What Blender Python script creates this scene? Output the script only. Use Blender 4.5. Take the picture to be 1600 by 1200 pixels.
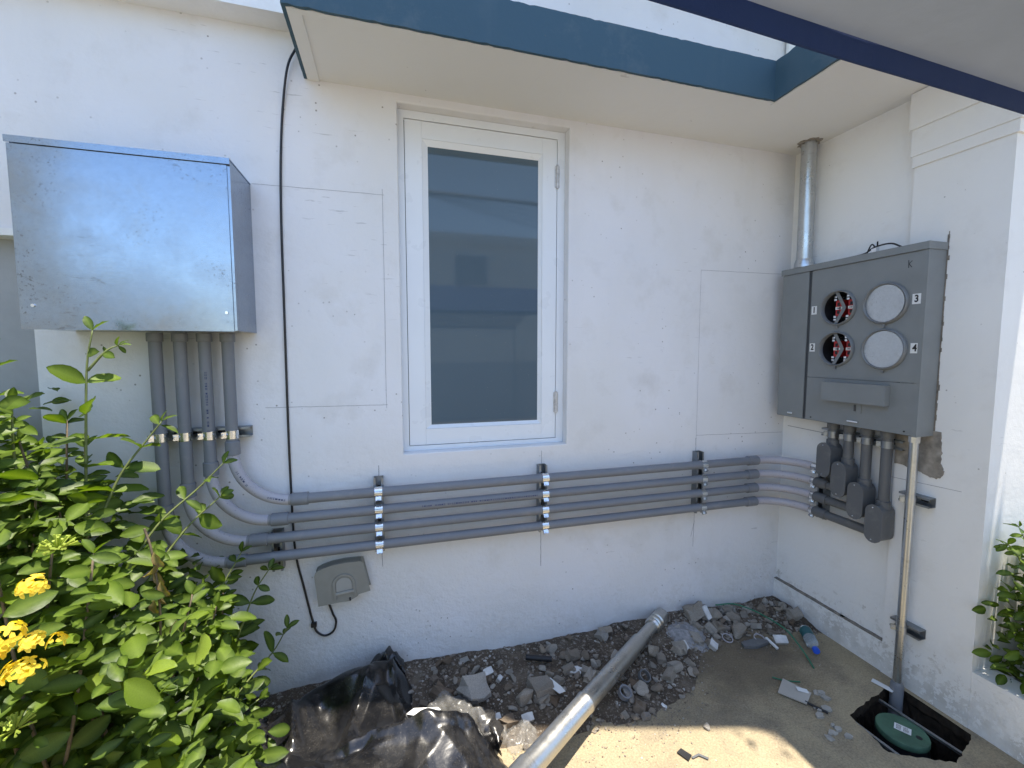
import bpy, bmesh, math, random
import numpy as np
from mathutils import Vector, Matrix, Euler, noise as mnoise

# ------------------------------------------------------------------ clear
for o in list(bpy.data.objects):
    bpy.data.objects.remove(o, do_unlink=True)
scene = bpy.context.scene
COL = scene.collection
R = math.radians

# ------------------------------------------------------------------ camera
cam_d = bpy.data.cameras.new('camera')
cam = bpy.data.objects.new('camera', cam_d)
COL.objects.link(cam)
cam.location = (0, 0, 1.5)
cam.rotation_euler = Euler((R(90 - 4.34), 0, R(-15.75)), 'XYZ')
cam_d.sensor_width = 36
cam_d.lens = 36 * 672 / 1600
cam_d.clip_start = 0.02
cam_d.clip_end = 500
scene.camera = cam

# ------------------------------------------------------------------ sky, sun, exposure
SUN_DIR = Vector((0.07, -0.105, 1.0)).normalized()
world = bpy.data.worlds.new('World')
scene.world = world
world.use_nodes = True
wn = world.node_tree
wn.nodes.clear()
wo = wn.nodes.new('ShaderNodeOutputWorld')
wb = wn.nodes.new('ShaderNodeBackground')
sk = wn.nodes.new('ShaderNodeTexSky')
sk.sky_type = 'NISHITA'
sk.sun_disc = False
sk.sun_elevation = math.asin(SUN_DIR.z)
sk.sun_rotation = math.atan2(SUN_DIR.x, SUN_DIR.y)
sk.air_density = 1.0
sk.dust_density = 0.4
sk.altitude = 200
sk.ozone_density = 1.2
wb.inputs['Strength'].default_value = 0.135
wn.links.new(sk.outputs[0], wb.inputs['Color'])
wn.links.new(wb.outputs[0], wo.inputs['Surface'])
sun_d = bpy.data.lights.new('sun', 'SUN')
sun_d.energy = 3.3
sun_d.angle = R(0.53)
sun_d.color = (1.0, 0.92, 0.79)
sun = bpy.data.objects.new('sun', sun_d)
COL.objects.link(sun)
sun.rotation_euler = SUN_DIR.to_track_quat('Z', 'Y').to_euler()
sun.location = (2, -3, 12)
scene.view_settings.view_transform = 'Standard'
scene.view_settings.look = 'None'
scene.view_settings.exposure = 1.70
scene.view_settings.gamma = 1.0
scene.view_settings.use_curve_mapping = False

# ------------------------------------------------------------------ helpers
YW = 1.971          # face of the main wall
XP = 2.208          # recessed face of the side wall
XS = 2.186          # pier face of the side wall
rnd = random.Random(7)


class NT:
    """small node-tree helper"""
    def __init__(s, name):
        s.m = bpy.data.materials.new(name)
        s.m.use_nodes = True
        s.t = s.m.node_tree
        s.t.nodes.clear()
        s.out = s.n('ShaderNodeOutputMaterial')
        s.b = s.n('ShaderNodeBsdfPrincipled')
        s.l(s.b.outputs[0], s.out.inputs['Surface'])
        s._obj = None

    def n(s, typ, **kw):
        x = s.t.nodes.new(typ)
        for k, v in kw.items():
            setattr(x, k, v)
        return x

    def l(s, a, b):
        s.t.links.new(a, b)

    def coord(s):
        if s._obj is None:
            s._obj = s.n('ShaderNodeTexCoord').outputs['Object']
        return s._obj

    def noise(s, scale, detail=4, rough=0.55, vec=None, dist=0.0):
        x = s.n('ShaderNodeTexNoise')
        x.inputs['Scale'].default_value = scale
        x.inputs['Detail'].default_value = detail
        x.inputs['Roughness'].default_value = rough
        x.inputs['Distortion'].default_value = dist
        s.l(vec if vec is not None else s.coord(), x.inputs['Vector'])
        return x.outputs['Fac']

    def mapping(s, scale=(1, 1, 1), rot=(0, 0, 0), loc=(0, 0, 0)):
        x = s.n('ShaderNodeMapping')
        x.inputs['Scale'].default_value = scale
        x.inputs['Rotation'].default_value = rot
        x.inputs['Location'].default_value = loc
        s.l(s.coord(), x.inputs['Vector'])
        return x.outputs[0]

    def ramp(s, fac, stops):
        x = s.n('ShaderNodeValToRGB')
        e = x.color_ramp.elements
        while len(e) < len(stops):
            e.new(0.5)
        for i, (p, c) in enumerate(stops):
            e[i].position = p
            if isinstance(c, (int, float)):
                c = (c, c, c)
            e[i].color = (*c, 1)
        s.l(fac, x.inputs['Fac'])
        return x.outputs['Color']

    def mix(s, fac, a, b, mode='MIX'):
        x = s.n('ShaderNodeMix', data_type='RGBA', blend_type=mode)
        for v, i in ((fac, 0), (a, 6), (b, 7)):
            if isinstance(v, (int, float)):
                x.inputs[i].default_value = v
            elif isinstance(v, tuple):
                x.inputs[i].default_value = (*v, 1)
            else:
                s.l(v, x.inputs[i])
        return x.outputs[2]

    def math(s, op, a, b=0.0):
        x = s.n('ShaderNodeMath', operation=op)
        for v, i in ((a, 0), (b, 1)):
            if isinstance(v, (int, float)):
                x.inputs[i].default_value = v
            else:
                s.l(v, x.inputs[i])
        return x.outputs[0]

    def bump(s, h, strength, dist, prev=None):
        x = s.n('ShaderNodeBump')
        x.inputs['Strength'].default_value = strength
        x.inputs['Distance'].default_value = dist
        s.l(h, x.inputs['Height'])
        if prev is not None:
            s.l(prev, x.inputs['Normal'])
        return x.outputs[0]

    def set(s, **kw):
        for k, v in kw.items():
            i = s.b.inputs[k.replace('_', ' ')]
            if isinstance(v, (int, float)):
                i.default_value = v
            elif isinstance(v, tuple):
                i.default_value = (*v, 1) if len(v) == 3 else v
            else:
                s.l(v, i)
        return s


def link(o, parent=None):
    COL.objects.link(o)
    if parent is not None:
        o.parent = parent
        if parent.type == 'EMPTY':
            o.matrix_parent_inverse = Matrix.Translation(-parent.location)
    return o


def tag(o, label, cat, group=None):
    o['label'] = label
    o['category'] = cat
    if group:
        o['group'] = group
    return o


def thing(name, label, cat, loc=(0, 0, 0), group=None):
    o = bpy.data.objects.new(name, None)
    o.location = loc
    o.empty_display_size = 0.05
    COL.objects.link(o)
    return tag(o, label, cat, group)


def finish(bm, name, mat, parent=None, bevel=0, seg=2, smooth=False, auto=None, uvw=False):
    if bevel:
        es = [e for e in bm.edges if len(e.link_faces) == 2 and e.calc_face_angle(0) > 0.6]
        bmesh.ops.bevel(bm, geom=es, offset=bevel, segments=seg, affect='EDGES', profile=0.6)
    bmesh.ops.recalc_face_normals(bm, faces=bm.faces[:])
    me = bpy.data.meshes.new(name)
    bm.to_mesh(me)
    bm.free()
    if smooth or auto:
        me.polygons.foreach_set('use_smooth', [True] * len(me.polygons))
    if auto:
        try:
            me.set_sharp_from_angle(angle=R(auto))
        except Exception:
            pass
    me.materials.append(mat)
    o = bpy.data.objects.new(name, me)
    return link(o, parent)


def mesh_obj(name, v, f, mat, parent=None, smooth=False):
    me = bpy.data.meshes.new(name)
    me.from_pydata([tuple(p) for p in v], [], f)
    me.update()
    if smooth:
        me.polygons.foreach_set('use_smooth', [True] * len(me.polygons))
    me.materials.append(mat)
    o = bpy.data.objects.new(name, me)
    return link(o, parent)


def bx(bm, lo, hi):
    x0, y0, z0 = lo
    x1, y1, z1 = hi
    v = [bm.verts.new(p) for p in ((x0, y0, z0), (x1, y0, z0), (x1, y1, z0), (x0, y1, z0),
                                   (x0, y0, z1), (x1, y0, z1), (x1, y1, z1), (x0, y1, z1))]
    for f in ((0, 3, 2, 1), (4, 5, 6, 7), (0, 1, 5, 4), (1, 2, 6, 5), (2, 3, 7, 6), (3, 0, 4, 7)):
        bm.faces.new([v[i] for i in f])
    return v


def box(name, lo, hi, mat, parent=None, bevel=0.002, seg=2, auto=None):
    bm = bmesh.new()
    bx(bm, lo, hi)
    return finish(bm, name, mat, parent, bevel, seg, auto=auto)


def frame_of(d):
    d = Vector(d).normalized()
    a = Vector((0, 0, 1)) if abs(d.z) < 0.9 else Vector((1, 0, 0))
    u = d.cross(a).normalized()
    return d, u, d.cross(u).normalized()


def tube(bm, pts, rad, seg=20, caps=True):
    """tube along pts; rad a number or list"""
    pts = [Vector(p) for p in pts]
    n = len(pts)
    if not isinstance(rad, (list, tuple)):
        rad = [rad] * n
    rings = []
    d0 = (pts[1] - pts[0]).normalized()
    _, u, w = frame_of(d0)
    for i, p in enumerate(pts):
        if i == 0:
            d = pts[1] - pts[0]
        elif i == n - 1:
            d = pts[-1] - pts[-2]
        else:
            d = (pts[i + 1] - pts[i]).normalized() + (pts[i] - pts[i - 1]).normalized()
        if d.length < 1e-9:
            d = d0
        d.normalize()
        u = (u - d * u.dot(d)).normalized()
        w = d.cross(u)
        rings.append([bm.verts.new(p + (u * math.cos(t) + w * math.sin(t)) * rad[i])
                      for t in [2 * math.pi * k / seg for k in range(seg)]])
    for a, b in zip(rings, rings[1:]):
        for k in range(seg):
            bm.faces.new((a[k], a[(k + 1) % seg], b[(k + 1) % seg], b[k]))
    if caps:
        bm.faces.new(rings[0][::-1])
        bm.faces.new(rings[-1])
    return rings


def pipe(name, pts, rad, mat, parent=None, seg=20, caps=True):
    bm = bmesh.new()
    tube(bm, pts, rad, seg, caps)
    return finish(bm, name, mat, parent, auto=40)


def spline(pts, n=8):
    """Catmull-Rom through pts"""
    P = [Vector(p) for p in pts]
    P = [P[0] * 2 - P[1]] + P + [P[-1] * 2 - P[-2]]
    out = []
    for i in range(1, len(P) - 2):
        a, b, c, d = P[i - 1:i + 3]
        for k in range(n):
            t = k / n
            out.append(0.5 * (2 * b + (c - a) * t + (2 * a - 5 * b + 4 * c - d) * t * t + (3 * b - a - 3 * c + d) * t ** 3))
    out.append(P[-2])
    return out


def prism(bm, outline, d0, d1, axis):
    """extrude a 2-D outline; axis 0: (y,z) along x; 1: (x,z) along y; 2: (x,y) along z"""
    def P(a, b, t):
        return ((t, a, b), (a, t, b), (a, b, t))[axis]
    A = [bm.verts.new(P(a, b, d0)) for a, b in outline]
    B = [bm.verts.new(P(a, b, d1)) for a, b in outline]
    n = len(outline)
    for i in range(n):
        bm.faces.new((A[i], A[(i + 1) % n], B[(i + 1) % n], B[i]))
    bm.faces.new(A)
    bm.faces.new(B[::-1])


def stadium(cy, cz, w, h, n=8):
    r = w / 2
    s = h / 2 - r
    return ([(cy + r * math.cos(t), cz + s + r * math.sin(t)) for t in [math.pi * k / n for k in range(n + 1)]] +
            [(cy + r * math.cos(t), cz - s + r * math.sin(t)) for t in [math.pi + math.pi * k / n for k in range(n + 1)]])


def plate_with_holes(bm, outer, holes, to3):
    """flat triangulated plate with holes; to3 maps 2-D to 3-D"""
    es = []
    for loop in [outer] + holes:
        vs = [bm.verts.new(to3(*p)) for p in loop]
        es += [bm.edges.new((vs[i], vs[(i + 1) % len(vs)])) for i in range(len(vs))]
    bmesh.ops.triangle_fill(bm, edges=es, use_beauty=True)


def circle(cx, cy, r, n=32):
    return [(cx + r * math.cos(2 * math.pi * k / n), cy + r * math.sin(2 * math.pi * k / n)) for k in range(n)]


def text_mesh(name, body, size, mat, mw, parent, thick=0.0004):
    cu = bpy.data.curves.new(name, 'FONT')
    cu.body = body
    cu.size = size
    cu.extrude = thick
    cu.align_x = 'CENTER'
    cu.align_y = 'CENTER'
    cu.offset = size * 0.03
    tmp = bpy.data.objects.new('tmp_text', cu)
    COL.objects.link(tmp)
    dg = bpy.context.evaluated_depsgraph_get()
    me = bpy.data.meshes.new_from_object(tmp.evaluated_get(dg))
    bpy.data.objects.remove(tmp, do_unlink=True)
    me.transform(mw)
    me.materials.clear()
    me.materials.append(mat)
    o = bpy.data.objects.new(name, me)
    return link(o, parent)


# ------------------------------------------------------------------ materials
def m_stucco(name, base, rough_bump=1.0, dirt=0.25, warm=(0.55, 0.5, 0.43)):
    s = NT(name)
    big = s.noise(1.3, 3)
    c = s.ramp(big, [(0.3, tuple(x * 0.95 for x in base)), (0.7, base)])
    mid = s.noise(6, 5, 0.6)
    smudge = s.ramp(mid, [(0.60, 0.0), (0.80, 1.0)])
    c = s.mix(s.math('MULTIPLY', smudge, dirt), c, warm)
    st = s.noise(2.2, 5, 0.6, s.mapping((1, 1, 0.16), loc=(3, 3, 1)))
    c = s.mix(s.math('MULTIPLY', s.ramp(st, [(0.57, 0.0), (0.78, 1.0)]), dirt * 0.55), c, (0.5, 0.5, 0.48))
    # small dark chips and specks
    vo = s.n('ShaderNodeTexVoronoi')
    vo.inputs['Scale'].default_value = 26
    s.l(s.mapping((1, 1, 1), loc=(0.3, 0.1, 0.2)), vo.inputs['Vector'])
    sp = s.ramp(vo.outputs['Distance'], [(0.05, 1.0), (0.10, 0.0)])
    spm = s.ramp(s.noise(3.1, 2), [(0.60, 0.0), (0.68, 1.0)])
    c = s.mix(s.math('MULTIPLY', s.math('MULTIPLY', sp, spm), 0.7), c, (0.16, 0.14, 0.12))
    # scuffs: thin short stretched marks
    sc = s.noise(30, 3, 0.6, s.mapping((0.35, 0.35, 2.2), rot=(0.2, 0.3, 0.1)))
    scm = s.ramp(s.noise(2.3, 2, vec=s.mapping(loc=(5, 2, 9))), [(0.6, 0.0), (0.72, 1.0)])
    scf = s.math('MULTIPLY', s.ramp(sc, [(0.66, 0.0), (0.73, 1.0)]), scm)
    c = s.mix(s.math('MULTIPLY', scf, 0.3), c, (0.22, 0.21, 0.2))
    gr_ = s.ramp(s.noise(3.3, 6, 0.72, s.mapping(loc=(7, 1, 4))), [(0.55, 0.0), (0.76, 1.0)])
    c = s.mix(s.math('MULTIPLY', gr_, dirt * 0.9), c, (0.46, 0.44, 0.40))
    h1 = s.noise(5, 3)
    h2 = s.noise(55, 4, 0.6)
    h3 = s.noise(240, 2)
    n = s.bump(h1, 0.35 * rough_bump, 0.012)
    if name == 'white_side_render':
        sx2 = s.n('ShaderNodeSeparateXYZ')
        s.l(s.coord(), sx2.inputs[0])
        lw = s.n('ShaderNodeMapRange')
        lw.inputs['From Min'].default_value = 0.0
        lw.inputs['From Max'].default_value = 0.36
        lw.inputs['To Min'].default_value = 0.60
        lw.inputs['To Max'].default_value = 0.27
        s.l(sx2.outputs['Z'], lw.inputs['Value'])
        spl = s.math('GREATER_THAN', lw.outputs[0], s.noise(30, 6, 0.78))
        c = s.mix(s.math('MULTIPLY', spl, s.ramp(s.noise(9, 4), [(0.35, 0.08), (0.65, 0.55)])), c, (0.40, 0.37, 0.32))
        lm = s.n('ShaderNodeMapRange')
        lm.inputs['From Min'].default_value = 0.12
        lm.inputs['From Max'].default_value = 0.55
        lm.inputs['To Min'].default_value = 0.9
        lm.inputs['To Max'].default_value = 0.0
        s.l(sx2.outputs['Z'], lm.inputs['Value'])
        bb = s.n('ShaderNodeBump')
        bb.inputs['Distance'].default_value = 0.006
        s.l(lm.outputs[0], bb.inputs['Strength'])
        s.l(s.noise(44, 5, 0.66), bb.inputs['Height'])
        s.l(n, bb.inputs['Normal'])
        n = bb.outputs[0]
    n = s.bump(h2, 0.35 * rough_bump, 0.003, n)
    n = s.bump(h3, 0.25 * rough_bump, 0.0008, n)
    s.set(Base_Color=c, Roughness=0.75, Normal=n, Specular_IOR_Level=0.3)
    return s.m


def m_wall_main():
    """painted render, rougher and splashed near the ground"""
    s = NT('white_painted_render')
    base = (0.775, 0.775, 0.80)
    big = s.noise(1.3, 3)
    c = s.ramp(big, [(0.32, (0.72, 0.715, 0.705)), (0.68, base)])
    smudge = s.ramp(s.noise(5, 5, 0.62), [(0.55, 0.0), (0.80, 1.0)])
    c = s.mix(s.math('MULTIPLY', smudge, 0.38), c, (0.52, 0.5, 0.46))
    st = s.noise(2.4, 5, 0.6, s.mapping((1, 1, 0.16), loc=(3, 3, 1)))
    c = s.mix(s.math('MULTIPLY', s.ramp(st, [(0.55, 0.0), (0.75, 1.0)]), 0.16), c, (0.48, 0.48, 0.47))
    vo = s.n('ShaderNodeTexVoronoi')
    vo.inputs['Scale'].default_value = 24
    s.l(s.coord(), vo.inputs['Vector'])
    sp = s.ramp(vo.outputs['Distance'], [(0.06, 1.0), (0.11, 0.0)])
    spm = s.ramp(s.noise(2.6, 2), [(0.48, 0.0), (0.60, 1.0)])
    c = s.mix(s.math('MULTIPLY', s.math('MULTIPLY', sp, spm), 0.75), c, (0.17, 0.15, 0.13))
    sc = s.noise(34, 3, 0.6, s.mapping((0.3, 0.3, 2.4), rot=(0.2, 0.3, 0.1)))
    scm = s.ramp(s.noise(2.1, 2, vec=s.mapping(loc=(5, 2, 9))), [(0.52, 0.0), (0.66, 1.0)])
    c = s.mix(s.math('MULTIPLY', s.math('MULTIPLY', s.ramp(sc, [(0.66, 0.0), (0.72, 1.0)]), scm), 0.4), c, (0.25, 0.24, 0.23))
    # mud splashes, ragged, only low down
    sx = s.n('ShaderNodeSeparateXYZ')
    s.l(s.coord(), sx.inputs[0])
    low = s.n('ShaderNodeMapRange')
    low.inputs['From Min'].default_value = 0.02
    low.inputs['From Max'].default_value = 0.42
    low.inputs['To Min'].default_value = 0.62
    low.inputs['To Max'].default_value = 0.28
    s.l(sx.outputs['Z'], low.inputs['Value'])
    spl = s.math('GREATER_THAN', low.outputs[0], s.noise(38, 6, 0.75))
    spl2 = s.math('MULTIPLY', spl, s.ramp(s.noise(7, 3), [(0.4, 0.02), (0.65, 0.2)]))
    c = s.mix(spl2, c, (0.5, 0.46, 0.4))
    lowm = s.n('ShaderNodeMapRange')
    lowm.inputs['From Min'].default_value = 0.5
    lowm.inputs['From Max'].default_value = 1.0
    lowm.inputs['To Min'].default_value = 1.0
    lowm.inputs['To Max'].default_value = 0.35
    s.l(sx.outputs['Z'], lowm.inputs['Value'])
    h1 = s.noise(4, 3)
    h2 = s.noise(48, 5, 0.65)
    h3 = s.noise(210, 2)
    n = s.bump(h1, 0.6, 0.014)
    n = s.bump(s.noise(13, 4, 0.6, s.mapping((1, 1, 1.5), rot=(0, .4, 0)), dist=.5), 0.32, 0.006, n)
    b2 = s.n('ShaderNodeBump')
    b2.inputs['Distance'].default_value = 0.0065
    s.l(s.math('MULTIPLY', lowm.outputs[0], 0.75), b2.inputs['Strength'])
    s.l(h2, b2.inputs['Height'])
    s.l(n, b2.inputs['Normal'])
    n = s.bump(h3, 0.25, 0.0008, b2.outputs[0])
    s.set(Base_Color=c, Roughness=0.7, Normal=n, Specular_IOR_Level=0.3)
    return s.m


def m_plain(name, col, rough=0.5, metal=0.0, var=0.08, bump=0.0, bscale=60, vscale=8, spec=0.5):
    s = NT(name)
    lo = tuple(max(0, x * (1 - var)) for x in col)
    hi = tuple(min(1, x * (1 + var)) for x in col)
    c = s.ramp(s.noise(vscale, 4), [(0.3, lo), (0.7, hi)])
    s.set(Base_Color=c, Roughness=s.ramp(s.noise(vscale * 3, 3), [(0.3, max(0.02, rough - 0.07)), (0.7, min(1, rough + 0.07))]),
          Metallic=metal, Specular_IOR_Level=spec)
    if bump:
        s.set(Normal=s.bump(s.noise(bscale, 4), bump, 0.002))
    return s.m


def m_pvc(name, col, speck=0.0):
    s = NT(name)
    c = s.ramp(s.noise(3, 3), [(0.3, tuple(x * 0.93 for x in col)), (0.7, tuple(x * 1.06 for x in col))])
    if speck:
        sp = s.ramp(s.noise(160, 2), [(0.64, 0.0), (0.70, 1.0)])
        c = s.mix(s.math('MULTIPLY', sp, speck), c, (0.10, 0.10, 0.11))
    du = s.ramp(s.noise(14, 5, 0.7), [(0.55, 0.0), (0.75, 1.0)])
    c = s.mix(s.math('MULTIPLY', du, 0.18), c, (0.42, 0.39, 0.34))
    s.set(Base_Color=c, Roughness=s.ramp(s.noise(30, 3), [(0.3, 0.36), (0.7, 0.5)]), Specular_IOR_Level=0.4,
          Normal=s.bump(s.noise(25, 2), 0.05, 0.002))
    return s.m


def m_galv(name, base=(0.62, 0.64, 0.66), rough=0.26, stains=0.5, scale=1.0, brushed=True):
    s = NT(name)
    vo = s.n('ShaderNodeTexVoronoi')
    vo.inputs['Scale'].default_value = 90 * scale
    s.l(s.coord(), vo.inputs['Vector'])
    sx = s.n('ShaderNodeSeparateColor')
    s.l(vo.outputs['Color'], sx.inputs[0])
    c = s.ramp(sx.outputs[0], [(0.0, tuple(x * 0.96 for x in base)), (1.0, tuple(min(1, x * 1.03) for x in base))])
    blot = s.ramp(s.noise(7 * scale, 6, 0.72, dist=0.6), [(0.53, 0.0), (0.72, 1.0)])
    c = s.mix(s.math('MULTIPLY', blot, stains * 0.55), c, (0.30, 0.30, 0.30))
    fine = s.ramp(s.noise(120 * scale, 3, 0.6), [(0.60, 0.0), (0.68, 1.0)])
    fm = s.ramp(s.noise(5 * scale, 2), [(0.48, 0.0), (0.62, 1.0)])
    c = s.mix(s.math('MULTIPLY', s.math('MULTIPLY', fine, fm), stains), c, (0.16, 0.16, 0.17))
    sm = s.ramp(s.noise(22, 4, 0.7, s.mapping((0.55, 1, 1.9), rot=(0, .45, 0)), dist=.4), [(0.60, 0.0), (0.72, 1.0)])
    smm = s.ramp(s.noise(3.2 * scale, 2, vec=s.mapping(loc=(2, 5, 1))), [(0.50, 0.0), (0.62, 1.0)])
    c = s.mix(s.math('MULTIPLY', s.math('MULTIPLY', sm, smm), stains * .8), c, (0.14, 0.14, 0.14))
    r = s.ramp(s.noise(9 * scale, 5, 0.65), [(0.3, rough - 0.06), (0.7, rough + 0.10)])
    n = s.bump(s.noise(3.0 * scale, 2), 0.10, 0.01)
    if brushed:
        n = s.bump(s.noise(70, 3, 0.6, s.mapping((0.25, 0.25, 6))), 0.12, 0.0006, n)
    s.set(Base_Color=c, Metallic=0.95, Roughness=r, Normal=n)
    return s.m


def m_concrete_ground():
    s = NT('dusty_concrete')
    c = s.ramp(s.noise(1.1, 4), [(0.3, (0.33, 0.27, 0.175)), (0.7, (0.43, 0.355, 0.23))])
    c = s.mix(s.math('MULTIPLY', s.ramp(s.noise(4.0, 6, 0.68, dist=0.4), [(0.46, 0.0), (0.68, 1.0)]), 0.6), c, (0.165, 0.142, 0.115))
    c = s.mix(s.math('MULTIPLY', s.ramp(s.noise(11, 6, 0.7), [(0.55, 0.0), (0.72, 1.0)]), 0.5), c, (0.46, 0.39, 0.27))
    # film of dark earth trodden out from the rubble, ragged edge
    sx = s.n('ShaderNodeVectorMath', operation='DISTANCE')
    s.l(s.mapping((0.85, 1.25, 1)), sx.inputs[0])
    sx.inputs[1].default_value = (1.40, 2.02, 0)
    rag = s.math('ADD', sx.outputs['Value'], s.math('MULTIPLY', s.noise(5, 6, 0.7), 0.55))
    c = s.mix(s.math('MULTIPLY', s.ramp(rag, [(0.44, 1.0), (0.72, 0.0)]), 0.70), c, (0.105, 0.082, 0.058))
    fine = s.ramp(s.noise(140, 3, 0.7), [(0.35, 0.62), (0.65, 1.1)])
    c = s.mix(0.75, c, fine, 'MULTIPLY')
    h1 = s.noise(6, 4)
    h2 = s.noise(60, 5, 0.7)
    h3 = s.noise(300, 3, 0.6)
    n = s.bump(h1, 0.4, 0.02)
    n = s.bump(h2, 0.5, 0.006, n)
    n = s.bump(h3, 0.5, 0.0015, n)
    s.set(Base_Color=c, Roughness=0.93, Normal=n, Specular_IOR_Level=0.2)
    return s.m


def m_soil():
    s = NT('dark_soil')
    c = s.ramp(s.noise(9, 5, 0.7), [(0.3, (0.075, 0.058, 0.044)), (0.55, (0.135, 0.107, 0.080)), (0.75, (0.24, 0.20, 0.155))])
    sp = s.ramp(s.noise(120, 3, 0.6), [(0.58, 0.0), (0.66, 1.0)])
    c = s.mix(s.math('MULTIPLY', sp, 0.8), c, (0.36, 0.32, 0.27))
    n = s.bump(s.noise(45, 6, 0.75), 1.0, 0.012)
    n = s.bump(s.noise(190, 4, 0.7), 0.9, 0.004, n)
    s.set(Base_Color=c, Roughness=0.97, Normal=n, Specular_IOR_Level=0.1)
    return s.m


def m_rubble():
    s = NT('broken_concrete')
    oi = s.n('ShaderNodeObjectInfo')
    c = s.ramp(oi.outputs['Random'], [(0.0, (0.38, 0.335, 0.275)), (0.3, (0.52, 0.48, 0.42)), (0.55, (0.34, 0.29, 0.23)),
                                      (0.72, (0.24, 0.175, 0.12)), (0.88, (0.60, 0.57, 0.52)), (1.0, (0.44, 0.36, 0.27))])
    d = s.ramp(s.noise(30, 5, 0.7), [(0.35, 0.5), (0.65, 1.08)])
    c = s.mix(0.75, c, d, 'MULTIPLY')
    n = s.bump(s.noise(70, 5, 0.7), 0.9, 0.006)
    n = s.bump(s.noise(260, 3, 0.6), 0.6, 0.002, n)
    s.set(Base_Color=c, Roughness=0.95, Normal=n, Specular_IOR_Level=0.15)
    return s.m


def m_gravel():
    s = NT('gravel_bits')
    vo = s.n('ShaderNodeTexVoronoi')
    vo.inputs['Scale'].default_value = 70
    s.l(s.coord(), vo.inputs['Vector'])
    sx = s.n('ShaderNodeSeparateColor')
    s.l(vo.outputs['Color'], sx.inputs[0])
    c = s.ramp(sx.outputs[0], [(0.0, (0.17, 0.14, 0.11)), (0.35, (0.29, 0.25, 0.205)), (0.6, (0.12, 0.09, 0.068)), (0.88, (0.33, 0.30, 0.26)), (1.0, (0.48, 0.46, 0.42))])
    s.set(Base_Color=c, Roughness=0.95, Normal=s.bump(s.noise(220, 3, 0.6), 0.7, 0.002), Specular_IOR_Level=0.15)
    return s.m


def m_leaf(name, a, b, trans=0.35, rand=True, gloss=0.38):
    s = NT(name)
    if rand:
        oi = s.n('ShaderNodeObjectInfo')
        f = oi.outputs['Random']
    else:
        vo = s.n('ShaderNodeTexVoronoi')
        vo.inputs['Scale'].default_value = 14
        s.l(s.coord(), vo.inputs['Vector'])
        sx = s.n('ShaderNodeSeparateColor')
        s.l(vo.outputs['Color'], sx.inputs[0])
        f = sx.outputs[0]
    c = s.ramp(f, [(0.0, a), (0.75, tuple(0.5 * (x + y) for x, y in zip(a, b))), (1.0, b)])
    at = s.n('ShaderNodeAttribute', attribute_name='vein')
    c = s.mix(s.math('MULTIPLY', at.outputs['Fac'], 0.45), c, (0.24, 0.33, 0.06))
    c = s.mix(0.5, c, s.ramp(s.noise(35, 3), [(0.3, 0.72), (0.7, 1.1)]), 'MULTIPLY')
    s.set(Base_Color=c, Roughness=gloss, Specular_IOR_Level=0.32, Normal=s.bump(s.noise(60, 2), 0.3, 0.003))
    tr = s.n('ShaderNodeBsdfTranslucent')
    s.l(s.mix(1.0, c, (1.5, 1.6, 0.35), 'MULTIPLY'), tr.inputs['Color'])
    mx = s.n('ShaderNodeMixShader')
    mx.inputs[0].default_value = trans
    s.l(s.b.outputs[0], mx.inputs[1])
    s.l(tr.outputs[0], mx.inputs[2])
    s.l(mx.outputs[0], s.out.inputs['Surface'])
    return s.m


M = {}
M['wall'] = m_wall_main()
M['wall2'] = m_stucco('white_side_render', (0.84, 0.84, 0.825), 0.8, 0.22)
M['soffit'] = m_stucco('soffit_paint', (0.76, 0.76, 0.74), 0.6, 0.06, (0.6, 0.56, 0.5))
M['teal'] = m_stucco('teal_fascia_paint', (0.050, 0.100, 0.138), 0.7, 0.12, (0.10, 0.16, 0.2))
M['groove'] = m_plain('grimy_joint', (0.20, 0.18, 0.15), 0.9, var=0.4, bump=0.6, vscale=40)
M['pencil'] = m_plain('pencil_mark', (0.27, 0.27, 0.29), 0.8, var=0.3, vscale=60)
M['rawcut'] = m_plain('raw_cut_render', (0.27, 0.245, 0.21), 0.95, var=0.4, bump=1.0, bscale=45, vscale=22)
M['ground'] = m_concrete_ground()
M['soil'] = m_soil()
M['rubble'] = m_rubble()
M['gravel'] = m_gravel()
M['pvc'] = m_pvc('grey_pvc', (0.185, 0.195, 0.215))
M['pvc_elbow'] = m_pvc('pale_grey_pvc', (0.41, 0.395, 0.43), 0.55)
M['pvc_dark'] = m_pvc('dark_grey_pvc', (0.115, 0.12, 0.125))
M['cement'] = m_plain('pipe_cement', (0.24, 0.24, 0.25), 0.3)
M['print'] = m_plain('blue_print', (0.035, 0.05, 0.12), 0.6)
M['galv_box'] = m_galv('galvanised_sheet', (0.30, 0.355, 0.43), 0.18, 0.85)
M['galv_pipe'] = m_galv('galvanised_pipe', (0.52, 0.54, 0.55), 0.30, 0.8, 1.4, brushed=False)
M['galv_mast'] = m_galv('galvanised_mast', (0.56, 0.55, 0.52), 0.30, 0.85, 1.6, brushed=False)
M['strut'] = m_galv('strut_steel', (0.30, 0.32, 0.34), 0.42, 0.6, 2.0, brushed=False)
M['zinc'] = m_galv('bright_zinc', (0.78, 0.80, 0.82), 0.16, 0.15, 2.0, brushed=False)
M['meter'] = m_plain('grey_enamel', (0.205, 0.22, 0.222), 0.42, var=0.06, bump=0.06, bscale=8)
M['meter_ring'] = m_plain('ring_enamel', (0.17, 0.18, 0.185), 0.38, var=0.08)
M['blank'] = m_galv('galvanised_blank', (0.60, 0.63, 0.65), 0.42, 0.5, 1.6)
M['black'] = m_plain('black_plastic', (0.012, 0.012, 0.014), 0.5)
M['red'] = m_plain('red_moulding', (0.42, 0.018, 0.02), 0.4)
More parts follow.
